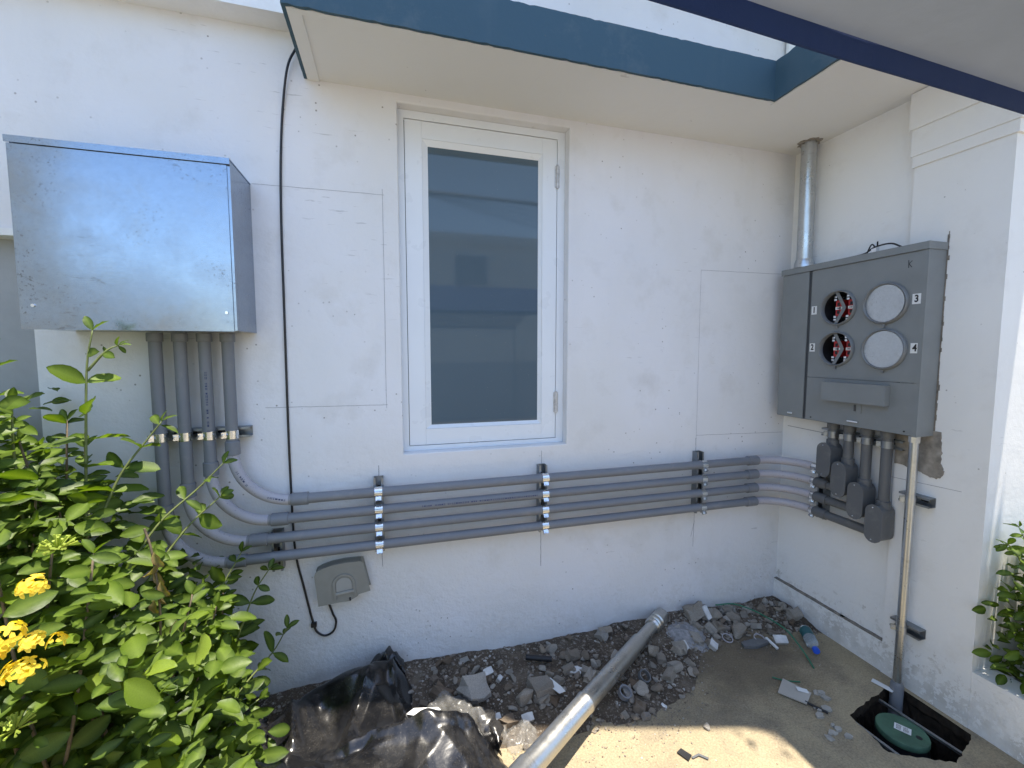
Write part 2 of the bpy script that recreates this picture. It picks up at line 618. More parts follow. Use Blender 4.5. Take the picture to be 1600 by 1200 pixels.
M['white'] = m_plain('white_plastic', (0.8, 0.8, 0.78), 0.45, var=0.03)
M['sticker'] = m_plain('white_sticker', (0.72, 0.73, 0.72), 0.55, var=0.06)
M['ink'] = m_plain('black_ink', (0.015, 0.015, 0.017), 0.6)
M['alu'] = m_plain('white_powder_coat', (0.76, 0.79, 0.82), 0.32, var=0.02, vscale=3)
M['gasket'] = m_plain('dark_gasket', (0.05, 0.055, 0.06), 0.6)
M['hinge'] = m_plain('hinge_metal', (0.55, 0.54, 0.53), 0.4, 0.3, var=0.2, vscale=60)
M['cable'] = m_plain('black_cable', (0.014, 0.014, 0.017), 0.42)
M['tele'] = m_plain('grey_beige_plastic', (0.25, 0.25, 0.225), 0.5, var=0.06, vscale=20)
M['tele2'] = m_plain('grey_beige_panel', (0.33, 0.33, 0.31), 0.6, var=0.05, vscale=20)
M['green_lid'] = m_plain('green_plastic', (0.06, 0.135, 0.085), 0.65, var=0.3, bump=0.2, vscale=14)
M['bottle_cap'] = m_plain('blue_cap', (0.02, 0.09, 0.55), 0.4)
M['bottle_label'] = m_plain('bottle_label', (0.015, 0.10, 0.11), 0.4, var=0.2)
M['card'] = m_plain('grey_cardboard', (0.40, 0.375, 0.33), 0.85, var=0.1, bump=0.2)
M['tile'] = m_plain('white_tile', (0.60, 0.60, 0.59), 0.5, var=0.25, bump=0.2, vscale=25)
M['tile_back'] = m_plain('tile_mortar', (0.36, 0.34, 0.30), 0.9, var=0.2, bump=0.8, vscale=25)
M['string'] = m_plain('green_string', (0.03, 0.16, 0.09), 0.7)
M['bark'] = m_plain('twig_bark', (0.16, 0.12, 0.075), 0.85, var=0.3, vscale=50, bump=0.4)
M['greenstem'] = m_plain('green_stem', (0.14, 0.17, 0.05), 0.6, var=0.2, vscale=50)
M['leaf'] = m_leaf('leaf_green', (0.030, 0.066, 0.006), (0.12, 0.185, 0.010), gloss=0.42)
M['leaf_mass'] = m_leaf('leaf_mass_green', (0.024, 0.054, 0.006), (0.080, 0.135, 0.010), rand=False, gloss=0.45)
M['leaf_new'] = m_leaf('leaf_young', (0.16, 0.25, 0.03), (0.24, 0.32, 0.04), 0.45)
M['leaf_dry'] = m_leaf('leaf_dry', (0.24, 0.155, 0.07), (0.30, 0.20, 0.09), 0.2, gloss=0.8)
M['petal'] = m_leaf('yellow_petal', (0.84, 0.64, 0.07), (0.88, 0.72, 0.14), 0.4, gloss=0.6)
M['bud'] = m_leaf('green_bud', (0.34, 0.42, 0.06), (0.42, 0.48, 0.08), 0.3, gloss=0.6)


def m_glass():
    s = NT('tinted_pane')
    c = s.ramp(s.noise(1.2, 2), [(0.3, (0.072, 0.108, 0.138)), (0.7, (0.084, 0.122, 0.152))])
    dust = s.ramp(s.noise(170, 2), [(0.74, 0.0), (0.78, 1.0)])
    c = s.mix(s.math('MULTIPLY', dust, 0.35), c, (0.4, 0.4, 0.4))
    s.set(Base_Color=c, Roughness=0.045, IOR=1.54, Specular_IOR_Level=0.5, Normal=s.bump(s.noise(1.5, 1), 0.02, 0.01))
    return s.m


def m_bag():
    s = NT('black_polythene')
    dust = s.ramp(s.noise(9, 6, 0.72), [(0.45, 0.0), (0.75, 1.0)])
    spk = s.ramp(s.noise(150, 3, 0.6), [(0.60, 0.0), (0.70, 1.0)])
    f = s.math('MULTIPLY', s.math('ADD', s.math('MULTIPLY', dust, 0.55), s.math('MULTIPLY', spk, 0.45)), 0.20)
    c = s.mix(f, (0.006, 0.006, 0.007), (0.26, 0.24, 0.21))
    r = s.mix(f, (0.20, 0.20, 0.20), (0.75, 0.75, 0.75))
    n = s.bump(s.noise(12, 2, 0.5, dist=1.5), 0.10, 0.010)
    n = s.bump(s.noise(75, 3, 0.6), 0.06, 0.003, n)
    s.set(Base_Color=c, Roughness=r, Normal=n, Specular_IOR_Level=0.6)
    return s.m


def m_clear():
    s = NT('dusty_clear_film')
    s.set(Base_Color=(0.34, 0.33, 0.31), Roughness=0.25, Specular_IOR_Level=0.7,
          Normal=s.bump(s.noise(40, 4, 0.6), 0.5, 0.004))
    tr = s.n('ShaderNodeBsdfTransparent')
    mx = s.n('ShaderNodeMixShader')
    s.l(s.ramp(s.noise(16, 5, 0.65), [(0.3, 0.85), (0.7, 0.5)]), mx.inputs[0])
    s.l(s.b.outputs[0], mx.inputs[1])
    s.l(tr.outputs[0], mx.inputs[2])
    s.l(mx.outputs[0], s.out.inputs['Surface'])
    return s.m


def m_fabric(name, col, trans=0.25):
    s = NT(name)
    c = s.ramp(s.noise(4, 4), [(0.3, tuple(x * 0.88 for x in col)), (0.7, tuple(min(1, x * 1.08) for x in col))])
    n = s.bump(s.noise(5, 4, 0.6, s.mapping((1, 1.3, 1), rot=(0, 0, 0.6)), dist=0.3), 0.16, 0.03)
    n = s.bump(s.noise(420, 2), 0.25, 0.0006, n)
    s.set(Base_Color=c, Roughness=0.7, Normal=n, Specular_IOR_Level=0.3)
    tr = s.n('ShaderNodeBsdfTranslucent')
    s.l(c, tr.inputs['Color'])
    mx = s.n('ShaderNodeMixShader')
    mx.inputs[0].default_value = trans
    s.l(s.b.outputs[0], mx.inputs[1])
    s.l(tr.outputs[0], mx.inputs[2])
    s.l(mx.outputs[0], s.out.inputs['Surface'])
    return s.m


def m_bottle():
    s = NT('clear_bottle')
    s.set(Base_Color=(0.75, 0.82, 0.85), Roughness=0.12, Transmission_Weight=0.75, IOR=1.2)
    return s.m


M['glass'] = m_glass()
M['bag'] = m_bag()
M['clear'] = m_clear()
M['tarp'] = m_fabric('grey_tent_fabric', (0.36, 0.435, 0.61), 0.10)
M['navy'] = m_fabric('navy_webbing', (0.012, 0.032, 0.125), 0.03)
M['bottle'] = m_bottle()
M['cream'] = m_stucco('cream_facade', (0.72, 0.70, 0.62), 0.5, 0.2)
M['louvre'] = m_plain('louvre_grey', (0.16, 0.18, 0.2), 0.5)
M['grey_panel'] = m_plain('plain_grey', (0.36, 0.37, 0.38), 0.6, var=0.08, bump=0.2)

# ------------------------------------------------------------------ ground (with the dug hole)
HOLE = [(1.800, 1.232), (1.89, 1.250), (1.98, 1.268), (2.07, 1.288), (2.162, 1.300), (2.164, 1.21), (2.164, 1.12),
        (2.163, 1.03), (2.10, 1.005), (2.03, 0.985), (1.965, 0.970), (1.90, 0.995), (1.83, 1.030), (1.768, 1.068), (1.776, 1.12), (1.788, 1.18)]
hole = []
for i, p in enumerate(HOLE):
    q = HOLE[(i + 1) % len(HOLE)]
    for k in range(4):
        t = k / 4
        x = p[0] + (q[0] - p[0]) * t
        y = p[1] + (q[1] - p[1]) * t
        j = 0.0045 if x < 2.16 else 0.001
        hole.append((x + rnd.uniform(-j, j), y + rnd.uniform(-j, j)))
bm = bmesh.new()
plate_with_holes(bm, [(-60, -60), (60, -60), (60, 1.99), (-60, 1.99)], [hole], lambda a, b: (a, b, 0))
for f in bm.faces:
    if f.normal.z < 0:
        f.normal_flip()
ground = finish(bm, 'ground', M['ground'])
for p in ground.data.polygons:
    pass
ground['kind'] = 'structure'

# walls of the pit, broken in steps
v, f = [], []
n = len(hole)
levels = [(0.0, 1.0, 0.0), (-0.035, 0.985, 0.006), (-0.05, 1.02, 0.008), (-0.12, 0.95, 0.012), (-0.20, 0.90, 0.015), (-0.24, 0.80, 0.01)]
cx = sum(p[0] for p in hole) / n
cy = sum(p[1] for p in hole) / n
for z, k, j in levels:
    for (x, y) in hole:
        v.append((min(2.178, cx + (x - cx) * k + rnd.uniform(-j, j)), cy + (y - cy) * k + rnd.uniform(-j, j), z + (rnd.uniform(-j, j) if z else 0)))
for a in range(len(levels) - 1):
    for i in range(n):
        f.append((a * n + i, a * n + (i + 1) % n, (a + 1) * n + (i + 1) % n, (a + 1) * n + i))
f.append([(len(levels) - 1) * n + i for i in range(n)])
M['pit_soil'] = m_plain('pit_soil', (0.028, 0.022, 0.017), 0.95, var=0.4, bump=1.0, bscale=60, vscale=30, spec=0.1)  # much darker than the heap soil, used inside the pit only
pit = mesh_obj('pit_wall', v, f, M['pit_soil'])
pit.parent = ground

# ------------------------------------------------------------------ the house
house = thing('house', 'white rendered house with teal-edged concrete canopy over a tall narrow window', 'house', (0.5, YW, 0))


def wall_front(name, x0, x1, z0, z1, hole_rect, y, depth, mat, parent):
    """wall sheet facing -y with a rectangular opening and rounded reveal"""
    a0, a1, b0, b1 = hole_rect
    bm = bmesh.new()
    O = [bm.verts.new(p) for p in ((x0, y, z0), (x1, y, z0), (x1, y, z1), (x0, y, z1))]
    I = [bm.verts.new(p) for p in ((a0, y, b0), (a1, y, b0), (a1, y, b1), (a0, y, b1))]
    B = [bm.verts.new(p) for p in ((a0, y + depth, b0), (a1, y + depth, b0), (a1, y + depth, b1), (a0, y + depth, b1))]
    K = [bm.verts.new((v.co.x, y + depth, v.co.z)) for v in O]
    for i in range(4):
        j = (i + 1) % 4
        bm.faces.new((O[i], O[j], I[j], I[i]))
        bm.faces.new((I[i], I[j], B[j], B[i]))
        bm.faces.new((O[j], O[i], K[i], K[j]))
        bm.faces.new((K[j], K[i], B[i], B[j]))
    es = [e for e in bm.edges if all(v in I for v in e.verts)]
    bmesh.ops.bevel(bm, geom=es, offset=0.006, segments=3, affect='EDGES', profile=0.5)
    return finish(bm, name, mat, parent)


WX0, WX1, WZ0, WZ1 = 0.048, 0.839, 1.038, 2.556
main_wall = wall_front('main_wall', -1.235, XP + 0.15, -0.3, 3.795, (WX0, WX1, WZ0, WZ1), YW, 0.2, M['wall'], house)
# wall further left, with a recess under a ledge at the frame's edge
box('left_wall', (-5.0, YW + 0.0005, 1.905), (-1.2352, YW + 0.2, 3.795), M['wall'], house, 0)
box('left_recess_wall', (-5.0, YW + 0.06, -0.3), (-1.2352, YW + 0.2, 1.9048), M['grey_panel'], house, 0)  # recess in a darker grey than the wall beside it
box('recess_ledge', (-5.0, YW - 0.012, 1.905), (-1.262, YW + 0.0003, 1.93), M['wall2'], house, 0.004)

box('added_shade_wall', (-2.5, -0.35, -0.3), (-2.2, YW - 0.013, 3.4), M['cream'], house, 0.01)  # unseen wall, added to dim the left side and mirror in the box
# side wall: recessed panel, plinth, pier, corbel, return
side = box('side_wall', (XP, 1.372, 0.15), (XP + 0.2, YW + 0.0, 3.79), M['wall2'], house, 0)
box('plinth', (XS + 0.004, 1.373, -0.3), (XP + 0.2, YW - 0.0005, 0.1495), M['wall2'], house, 0.006)
bm = bmesh.new()
jx = [1.375 + (YW - 0.006 - 1.375) * k / 26 for k in range(27)]
for a, b in zip(jx, jx[1:]):
    pass
PJ = [(y_, 0.146) for y_ in jx] + [(y_, 0.1495 + rnd.uniform(0.0, 0.0035) * (rnd.random() < .8)) for y_ in reversed(jx)]
prism(bm, PJ, XS + 0.0015, XP + 0.001, 0)
finish(bm, 'plinth_joint', M['groove'], house)
box('pier', (XS, 1.056, -0.3), (XP + 0.9, 1.3722, 2.285), M['wall2'], house, 0.006, 3)
box('corbel_band', (XS - 0.010, 1.046, 2.2852), (XP + 0.9, 1.376, 2.330), M['wall2'], house, 0.005, 3)
box('corbel_band', (XS - 0.017, 1.039, 2.3302), (XP + 0.9, 1.380, 2.440), M['wall2'], house, 0.005, 3)
box('corbel_band', (XS - 0.028, 1.028, 2.4402), (XP + 0.9, 1.386, 2.5895), M['wall2'], house, 0.005, 3)
box('planter_wall', (XS + 0.002, -1.6, -0.3), (XS + 0.11, 1.0555, 0.236), M['wall2'], house, 0.008, 3)
box('planter_wall', (XS + 0.11, -1.6, -0.3), (3.6, -1.5, 0.2358), M['wall2'], house, 0.008, 3)
box('planter_soil', (XS + 0.1102, -1.499, -0.2), (3.6, 1.0555, 0.15), M['soil'], house, 0)

# canopy, L-shaped
CZ0, CZ1 = 2.592, 2.752
CXL, CXI, CYF = -0.298, 1.642, 1.587
bm = bmesh.new()
prism(bm, [(CXL, CYF), (CXI, CYF), (CXI, 0.55), (2.36, 0.55), (2.36, YW + 0.01), (CXL, YW + 0.01)], CZ0, CZ1 - 0.004, 2)
canopy = finish(bm, 'canopy', M['soffit'], house)
bm = bmesh.new()
g = 0.012
outl = [(CXL - g, YW - 0.0005), (CXL - g, CYF - g), (CXI - g, CYF - g), (CXI - g, 0.55), (CXI - 0.0005, 0.55), (CXI - 0.0005, CYF - 0.0005), (CXL - 0.0005, CYF - 0.0005), (CXL - 0.0005, YW - 0.0005)]


def wavy_strip(bm, pts, thick_dir, z0, z1, amp):
    """painted strip with a slightly ragged lower and upper edge"""
    P = []
    for (a, b), td in zip(zip(pts, pts[1:]), thick_dir):
        L = math.dist(a, b)
        k = max(2, int(L / 0.02))
        for i in range(k):
            P.append((a[0] + (b[0] - a[0]) * i / k, a[1] + (b[1] - a[1]) * i / k, td))
    P.append((*pts[-1], thick_dir[-1]))
    rows = []
    for i, (x, y, td) in enumerate(P):
        zl = z0 + (rnd.random() ** 3) * amp * 0.6
        zh = z1 - (rnd.random() ** 6) * amp * 0.7
        o = [(x, y, zl), (x, y, zh), (x + td[0], y + td[1], zh), (x + td[0], y + td[1], zl)]
        rows.append([bm.verts.new(p) for p in o])
    for a, b in zip(rows, rows[1:]):
        for k in range(4):
            bm.faces.new((a[k], b[k], b[(k + 1) % 4], a[(k + 1) % 4]))
    bm.faces.new(rows[0])
    bm.faces.new(rows[-1][::-1])


wavy_strip(bm, [(CXL - g, YW - 0.001), (CXL - g, CYF - g), (CXI - g, CYF - g), (CXI - g, 0.56)],
           [(g - .0005, 0), (g - .0005, g - .0005), (g - .0005, g - .0005)], CZ0 - 0.004, CZ1, 0.006)
fas = finish(bm, 'fascia', M['teal'], house)
# drip border cast on the soffit
bm = bmesh.new()
bx(bm, (CXL + 0.001, CYF + 0.001, CZ0 - 0.005), (CXL + 0.045, YW - 0.001, CZ0 - 0.0005))
bx(bm, (CXL + 0.0451, CYF + 0.001, CZ0 - 0.005), (CXI - 0.002, CYF + 0.022, CZ0 - 0.0005))
bx(bm, (CXI + 0.002, 0.56, CZ0 - 0.005), (CXI + 0.022, CYF + 0.022, CZ0 - 0.0005))
finish(bm, 'drip_border', M['soffit'], house, 0.003)
# ledge left of the canopy, unseen slab added overhead to shade the yard, upper trim
box('wall_ledge', (-5.0, YW - 0.10, 2.757), (CXL - g - 0.001, YW + 0.001, 2.98), M['wall2'], house, 0.012, 3)
bm = bmesh.new()
prism(bm, [(-6.0, 1.88), (-1.92, 1.88), (2.42, 0.665), (2.42, 1.10), (4.5, 1.10), (4.5, YW + 3.0), (-6.0, YW + 3.0)], 3.8, 3.98, 2)  # added slab, front edge slanted to place its shadow line on the ground
finish(bm, 'added_shade_slab', M['soffit'], house, 0.01)
pipe('downpipe', [(2.115, 1.93, 2.76), (2.115, 1.93, 3.79)], 0.038, M['white'], house, 24)
# broken plaster where the service pipe passes the soffit
bm = bmesh.new()
loop = []
for k in range(26):
    t = 2 * math.pi * k / 26
    r = 0.05 + rnd.uniform(-0.006, 0.012) + (0.018 if 0.4 < t < 1.4 else 0)
    loop.append((2.139 + r * math.cos(t), 1.834 + r * math.sin(t)))
prism(bm, loop, CZ0 - 0.004, CZ0 + 0.002, 2)
finish(bm, 'broken_plaster', M['rawcut'], house)

# raw cut patch below the meter cabinet and saw slot beside it
bm = bmesh.new()
edge = [(1.372, 1.10), (1.3715, 0.995), (1.35, 0.998), (1.31, 0.99), (1.285, 0.985), (1.262, 0.98), (1.25, 0.972), (1.22, 0.968), (1.20, 0.975),
        (1.19, 1.0), (1.194, 1.02), (1.205, 1.035), (1.202, 1.08), (1.207, 1.12), (1.207, 1.165), (1.372, 1.165)]
fine = []
for i, p in enumerate(edge):
    q = edge[(i + 1) % len(edge)]
    for k in range(4):
        t = k / 4
        fine.append((p[0] + (q[0] - p[0]) * t + rnd.uniform(-.0025, .0025) * (p[0] < 1.37), p[1] + (q[1] - p[1]) * t + rnd.uniform(-.003, .003)))
prism(bm, fine, XS - 0.0035, XS + 0.01, 0)
finish(bm, 'raw_cut_patch', M['rawcut'], house)
bm = bmesh.new()
z = 1.16
while z < 1.965:
    h = rnd.uniform(0.012, 0.03)
    w = rnd.uniform(0.0015, 0.005) + (0.003 if rnd.random() < 0.08 else 0)
    bx(bm, (XS - 0.0025, 1.2345 - w, z), (XS + 0.004, 1.237, min(z + h + .001, 1.99)))
    z += h
bx(bm, (XS - 0.002, 1.2315, 1.96), (XS + 0.003, 1.234, 1.985))
finish(bm, 'saw_slot', M['groove'], house)

# setting-out marks in pencil
marks = [((-0.515, 2.162), (-0.012, 2.166), .0014), ((-0.019, 2.19), (-0.021, 1.25), .0014), ((-0.50, 1.268), (-0.016, 1.264), .0016),
         ((1.602, 1.932), (2.148, 1.936), .0016), ((1.603, 1.93), (1.607, 1.02), .0012), ((1.606, 1.041), (2.20, 1.029), .0016),
         ((-0.060, 0.995), (-0.061, 0.94), .0028), ((-0.056, 0.61), (-0.053, 0.527), .0028),
         ((0.707, 1.012), (0.707, 0.93), .0022), ((0.705, 0.62), (0.706, 0.424), .0028),
         ((1.604, 1.026), (1.607, 0.95), .0030), ((1.611, 0.615), (1.607, 0.41), .0022), ((1.613, 0.56), (1.592, 0.47), .0018)]
for (xa, za), (xb, zb), w in marks:
    bm = bmesh.new()
    d = Vector((xb - xa, 0, zb - za))
    nrm = Vector((d.z, 0, -d.x)).normalized() * w / 2
    k = 14
    prev = None
    for i in range(k + 1):
        t = i / k
        wob = Vector((rnd.uniform(-.0008, .0008), 0, rnd.uniform(-.0008, .0008)))
        c = Vector((xa, YW - 0.0009, za)) + d * t + wob
        cur = (bm.verts.new(c + nrm), bm.verts.new(c - nrm))
        if prev:
            bm.faces.new((prev[0], prev[1], cur[1], cur[0]))
        prev = cur
    finish(bm, 'pencil_line', M['pencil'], main_wall)
for (ya, za), (yb, zb), w in (((1.94, 1.072), (1.70, 1.068), .003), ((1.40, 0.93), (1.13, 0.94), .0016)):
    bm = bmesh.new()
    X = XP - 0.001 if ya > 1.4 else XS - 0.001
    vs = [bm.verts.new(p) for p in ((X, ya, za - w / 2), (X, yb, zb - w / 2), (X, yb, zb + w / 2), (X, ya, za + w / 2))]
    bm.faces.new(vs)
    finish(bm, 'pencil_line', M['pencil'], side)

# ------------------------------------------------------------------ window (part of the house)
FY = YW + 0.05
bm = bmesh.new()
fo = (WX0 + 0.001, WX1 - 0.001, WZ0 + 0.001, WZ1 - 0.001)
sx0, sx1, sz0, sz1 = 0.079, 0.797, 1.064, 2.518
for lo, hi in (((fo[0], FY, fo[2]), (sx0 - 0.003, FY + 0.07, fo[3])), ((sx1 + 0.003, FY, fo[2]), (fo[1], FY + 0.07, fo[3])),
               ((sx0 - 0.003, FY, fo[2]), (sx1 + 0.003, FY + 0.07, sz0 - 0.003)), ((sx0 - 0.003, FY, sz1 + 0.003), (sx1 + 0.003, FY + 0.07, fo[3]))):
    bx(bm, lo, hi)
window = finish(bm, 'window', M['alu'], house, 0.0015)
bm = bmesh.new()
bx(bm, (sx0 - 0.003, FY + 0.02, sz0 - 0.003), (sx1 + 0.003, FY + 0.06, sz1 + 0.003))
finish(bm, 'gasket', M['gasket'], window)
gx0, gx1, gz0, gz1 = 0.180, 0.706, 1.155, 2.418
SYF = FY + 0.002


def sash_member(name, pts):
    bm = bmesh.new()
    prism(bm, pts, SYF, FY + 0.0195, 1)
    return finish(bm, name, M['alu'], window, 0.0012)


bw = 0.074
sash_member('stile', [(sx0, sz0), (sx0 + bw, sz0), (sx0 + bw, sz1), (sx0, sz1)])
sash_member('stile', [(sx1 - bw, sz0), (sx1, sz0), (sx1, sz1), (sx1 - bw, sz1)])
sash_member('rail', [(sx0 + bw + .0006, sz0), (sx1 - bw - .0006, sz0), (sx1 - bw - .0006, sz0 + bw), (sx0 + bw + .0006, sz0 + bw)])
sash_member('rail', [(sx0 + bw + .0006, sz1 - bw), (sx1 - bw - .0006, sz1 - bw), (sx1 - bw - .0006, sz1), (sx0 + bw + .0006, sz1)])
# glazing beads, mitred and sloped to the pane
ox0, ox1, oz0, oz1 = sx0 + bw + .0006, sx1 - bw - .0006, sz0 + bw + .0006, sz1 - bw - .0006
O = [(ox0, oz0), (ox1, oz0), (ox1, oz1), (ox0, oz1)]
I = [(gx0, gz0), (gx1, gz0), (gx1, gz1), (gx0, gz1)]
for i in range(4):
    j = (i + 1) % 4
    bm = bmesh.new()
    y0, y1, yb = SYF + 0.002, SYF + 0.014, FY + 0.0192
    A = [bm.verts.new((p[0], y, p[1])) for p, y in ((O[i], y0), (O[j], y0), (I[j], y1), (I[i], y1))]
    Bk = [bm.verts.new((p[0], yb, p[1])) for p in (O[i], O[j], I[j], I[i])]
    bm.faces.new(A)
    bm.faces.new(Bk[::-1])
    for k in range(4):
        bm.faces.new((A[k], A[(k + 1) % 4], Bk[(k + 1) % 4], Bk[k]))
    finish(bm, 'glazing_bead', M['alu'], window)
box('pane', (ox0 + .01, FY + 0.0165, oz0 + .01), (ox1 - .01, FY + 0.019, oz1 - .01), M['glass'], window, 0)
for hz in (1.245, 2.345):
    bm = bmesh.new()
    tube(bm, [(sx1 + 0.002, FY - 0.004, hz - 0.055), (sx1 + 0.002, FY - 0.004, hz + 0.055)], 0.0065, 12)
    bx(bm, (sx1 - 0.010, FY - 0.002, hz - 0.05), (sx1 - 0.002, FY + 0.003, hz + 0.05))
    bx(bm, (sx1 + 0.006, FY - 0.003, hz - 0.05), (sx1 + 0.014, FY + 0.003, hz + 0.05))
    finish(bm, 'hinge', M['hinge'], window, auto=40)

# ------------------------------------------------------------------ galvanised pull box
BX0, BX1, BY0, BZ0, BZ1 = -1.121, -0.519, 1.738, 1.570, 2.160
pb = thing('pull_box', 'large square galvanised sheet steel box mounted on the wall left of the window', 'electrical box', ((BX0 + BX1) / 2, YW, BZ0))
body = box('body', (BX0 + 0.006, BY0 + 0.004, BZ0 + 0.003), (BX1 - 0.001, YW - 0.001, BZ1 - 0.004), M['galv_box'], pb, 0.0015)
bm = bmesh.new()
bx(bm, (BX0, BY0, BZ0), (BX1 - 0.010, BY0 + 0.0037, BZ1 - 0.022))
cover = finish(bm, 'front_cover', M['galv_box'], pb, 0.001)
bm = bmesh.new()
bx(bm, (BX0 - 0.002, BY0 - 0.006, BZ1 - 0.0205), (BX1 + 0.001, BY0 - 0.003, BZ1))
bx(bm, (BX0 - 0.002, BY0 - 0.0029, BZ1 - 0.0035), (BX1 + 0.001, YW - 0.002, BZ1))
finish(bm, 'top_flange', M['galv_box'], pb, 0.0008)
for x, z in ((BX0 + 0.035, BZ0 + 0.075), (BX1 - 0.03, BZ0 + 0.065)):
    bm = bmesh.new()
    tube(bm, [(x, BY0 - 0.004, z), (x, BY0 + 0.001, z)], [0.005, 0.006], 10)
    finish(bm, 'screw', M['zinc'], cover, auto=40)

# ------------------------------------------------------------------ conduits
PR = 0.0211
PY = 1.909
PXR = 2.146
PZ = [0.893, 0.815, 0.737, 0.659]
VX = [-0.606, -0.684, -0.764, -0.843]
LBY = [1.628, 1.549, 1.466, 1.381]
LBZ = [0.955, 0.877, 0.799, 0.721]
names = ['topmost of the four grey conduits running along the wall under the window',
         'second from top of the four grey conduits running along the wall',
         'third from top of the four grey conduits running along the wall',
         'lowest of the four grey conduits running along the wall']


def arc(c, a, b, r, n=14):
    c = Vector(c)
    return [c + Vector(a) * r * math.cos(t) + Vector(b) * r * math.sin(t) for t in [math.pi / 2 * k / n for k in range(n + 1)]]


def coupling(p0, p1, par, r=0.0262, mat='pvc'):
    bm = bmesh.new()
    p0, p1 = Vector(p0), Vector(p1)
    d = (p1 - p0).normalized() * 0.002
    tube(bm, [p0, p0 + d, p1 - d, p1], [r - 0.002, r, r, r - 0.002], 24)
    return finish(bm, 'coupling', M[mat], par, auto=35)


def print_line(p0, p1, up, n, par, blue='print'):
    """run of small printed characters along a pipe"""
    p0, p1, up = Vector(p0), Vector(p1), Vector(up)
    d = (p1 - p0)
    side_ = d.normalized().cross(up)
    bm = bmesh.new()
    t = 0.0
    while t < 1:
        w = rnd.uniform(0.004, 0.010) / d.length
        if rnd.random() < 0.82:
            a, b = p0 + d * t, p0 + d * min(1, t + w)
            for s0, s1 in ((-0.0036, -0.0018), (0.0006, 0.0028)) if rnd.random() < 0.5 else ((-0.0034, 0.0026),):
                vs = [bm.verts.new(q + side_ * s) for q, s in ((a, s0), (b, s0), (b, s1), (a, s1))]
                bm.faces.new(vs)
        t += w + 0.003 / d.length
    return finish(bm, 'print', M[blue], par)


for i in range(4):
    z, x, ly, lz = PZ[i], VX[i], LBY[i], LBZ[i]
    c = thing('conduit', names[i], 'conduit', (x, PY, z), 'grey conduits from pull box to meter cabinet')
    RB = 0.205
    vr = pipe('vertical_run', [(x, PY, z + RB + 0.03), (x, PY, BZ0 - 0.002)], PR, M['pvc'], c)
    coupling((x, PY, BZ0 - 0.034), (x, PY, BZ0 - 0.001), c, 0.0258)
    coupling((x, PY, z + RB - 0.005), (x, PY, z + RB + 0.05), c)
    el = pipe('elbow', arc((x + RB, PY, z + RB), (-1, 0, 0), (0, 0, -1), RB, 18), PR, M['pvc_elbow'], c)
    coupling((x + RB - 0.002, PY, z), (x + RB + 0.063, PY, z), c)
    bm = bmesh.new()
    tube(bm, [(x + RB - 0.012, PY, z), (x + RB - 0.001, PY, z)], 0.0216, 20, False)
    finish(bm, 'cement_ring', M['cement'], c, auto=30)
    R2 = 0.185
    hr = pipe('horizontal_run', [(x + RB + 0.03, PY, z), (PXR - R2 - 0.03, PY, z)], PR, M['pvc'], c)
    coupling((PXR - R2 - 0.062, PY, z), (PXR - R2 + 0.004, PY, z), c)
    pipe('elbow', arc((PXR - R2, PY - R2, z), (0, 1, 0), (1, 0, 0), R2, 18), PR, M['pvc_elbow'], c)
    if i:
        coupling((PXR, PY - R2 - 0.02, z), (PXR, PY - R2 - 0.088, z), c, 0.0262, 'pvc_dark')
    pipe('short_run', [(PXR, PY - R2 + 0.001, z), (PXR, ly + 0.02, z)], PR, M['pvc_dark'], c)
    # conduit body with cover
    bm = bmesh.new()
    prism(bm, stadium(ly, lz, 0.062, 0.166), 2.096, 2.176, 0)
    lb = finish(bm, 'conduit_body', M['pvc_dark'], c, 0.003, 2, auto=35)
    bm = bmesh.new()
    prism(bm, stadium(ly, lz, 0.072, 0.176), 2.0885, 2.0958, 0)
    finish(bm, 'cover', M['pvc_dark'], lb, 0.0015, 2, auto=35)
    for sgn in (-1, 1):
        bm = bmesh.new()
        tube(bm, [(2.0865, ly + 0.004, lz + sgn * 0.074), (2.089, ly + 0.004, lz + sgn * 0.074)], [0.003, 0.004], 10)
        finish(bm, 'screw', M['zinc'], lb, auto=40)
    coupling((PXR, ly + 0.024, z), (PXR, ly + 0.045, z), c, 0.0262, 'pvc_dark')
    bm = bmesh.new()
    tube(bm, [(PXR, ly, lz + 0.060), (PXR, ly, lz + 0.100), (PXR, ly, lz + 0.102)], [0.0275, 0.0265, 0.0225], 24)
    finish(bm, 'hub', M['pvc_dark'], lb, auto=35)
    pipe('riser', [(PXR, ly, lz + 0.09), (PXR, ly, 1.146)], PR, M['pvc_dark'], c)
    coupling((PXR, ly, 1.112), (PXR, ly, 1.1455), c, 0.0268, 'pvc_dark')
    if i == 1:
        print_line((0.12, PY - 0.0212, z + .003), (0.66, PY - 0.0212, z + .003), (0, -1, 0), 1, hr)
        print_line((x + 0.006, PY - 0.0210, 1.18), (x + 0.006, PY - 0.0210, 1.44), (0, -1, 0), 1, vr)
    if i == 0:
        pts = arc((x + RB, PY - 0.0213, z + RB), (-1, 0, 0), (0, 0, -1), RB - 0.002, 18)
        for a, b in ((4, 8), (13, 17)):
            print_line(pts[a], pts[b], (0, -1, 0), 1, el, 'print')

# ------------------------------------------------------------------ strut channels and clamps
SW = 0.041


def strut_profile():
    a, t, l = SW / 2, 0.0025, 0.009
    return [(-a, 0), (a, 0), (a, SW), (a - l, SW), (a - l, SW - t), (a - t, SW - t), (a - t, t), (-a + t, t), (-a + t, SW - t), (-a + l, SW - t), (-a + l, SW), (-a, SW)]


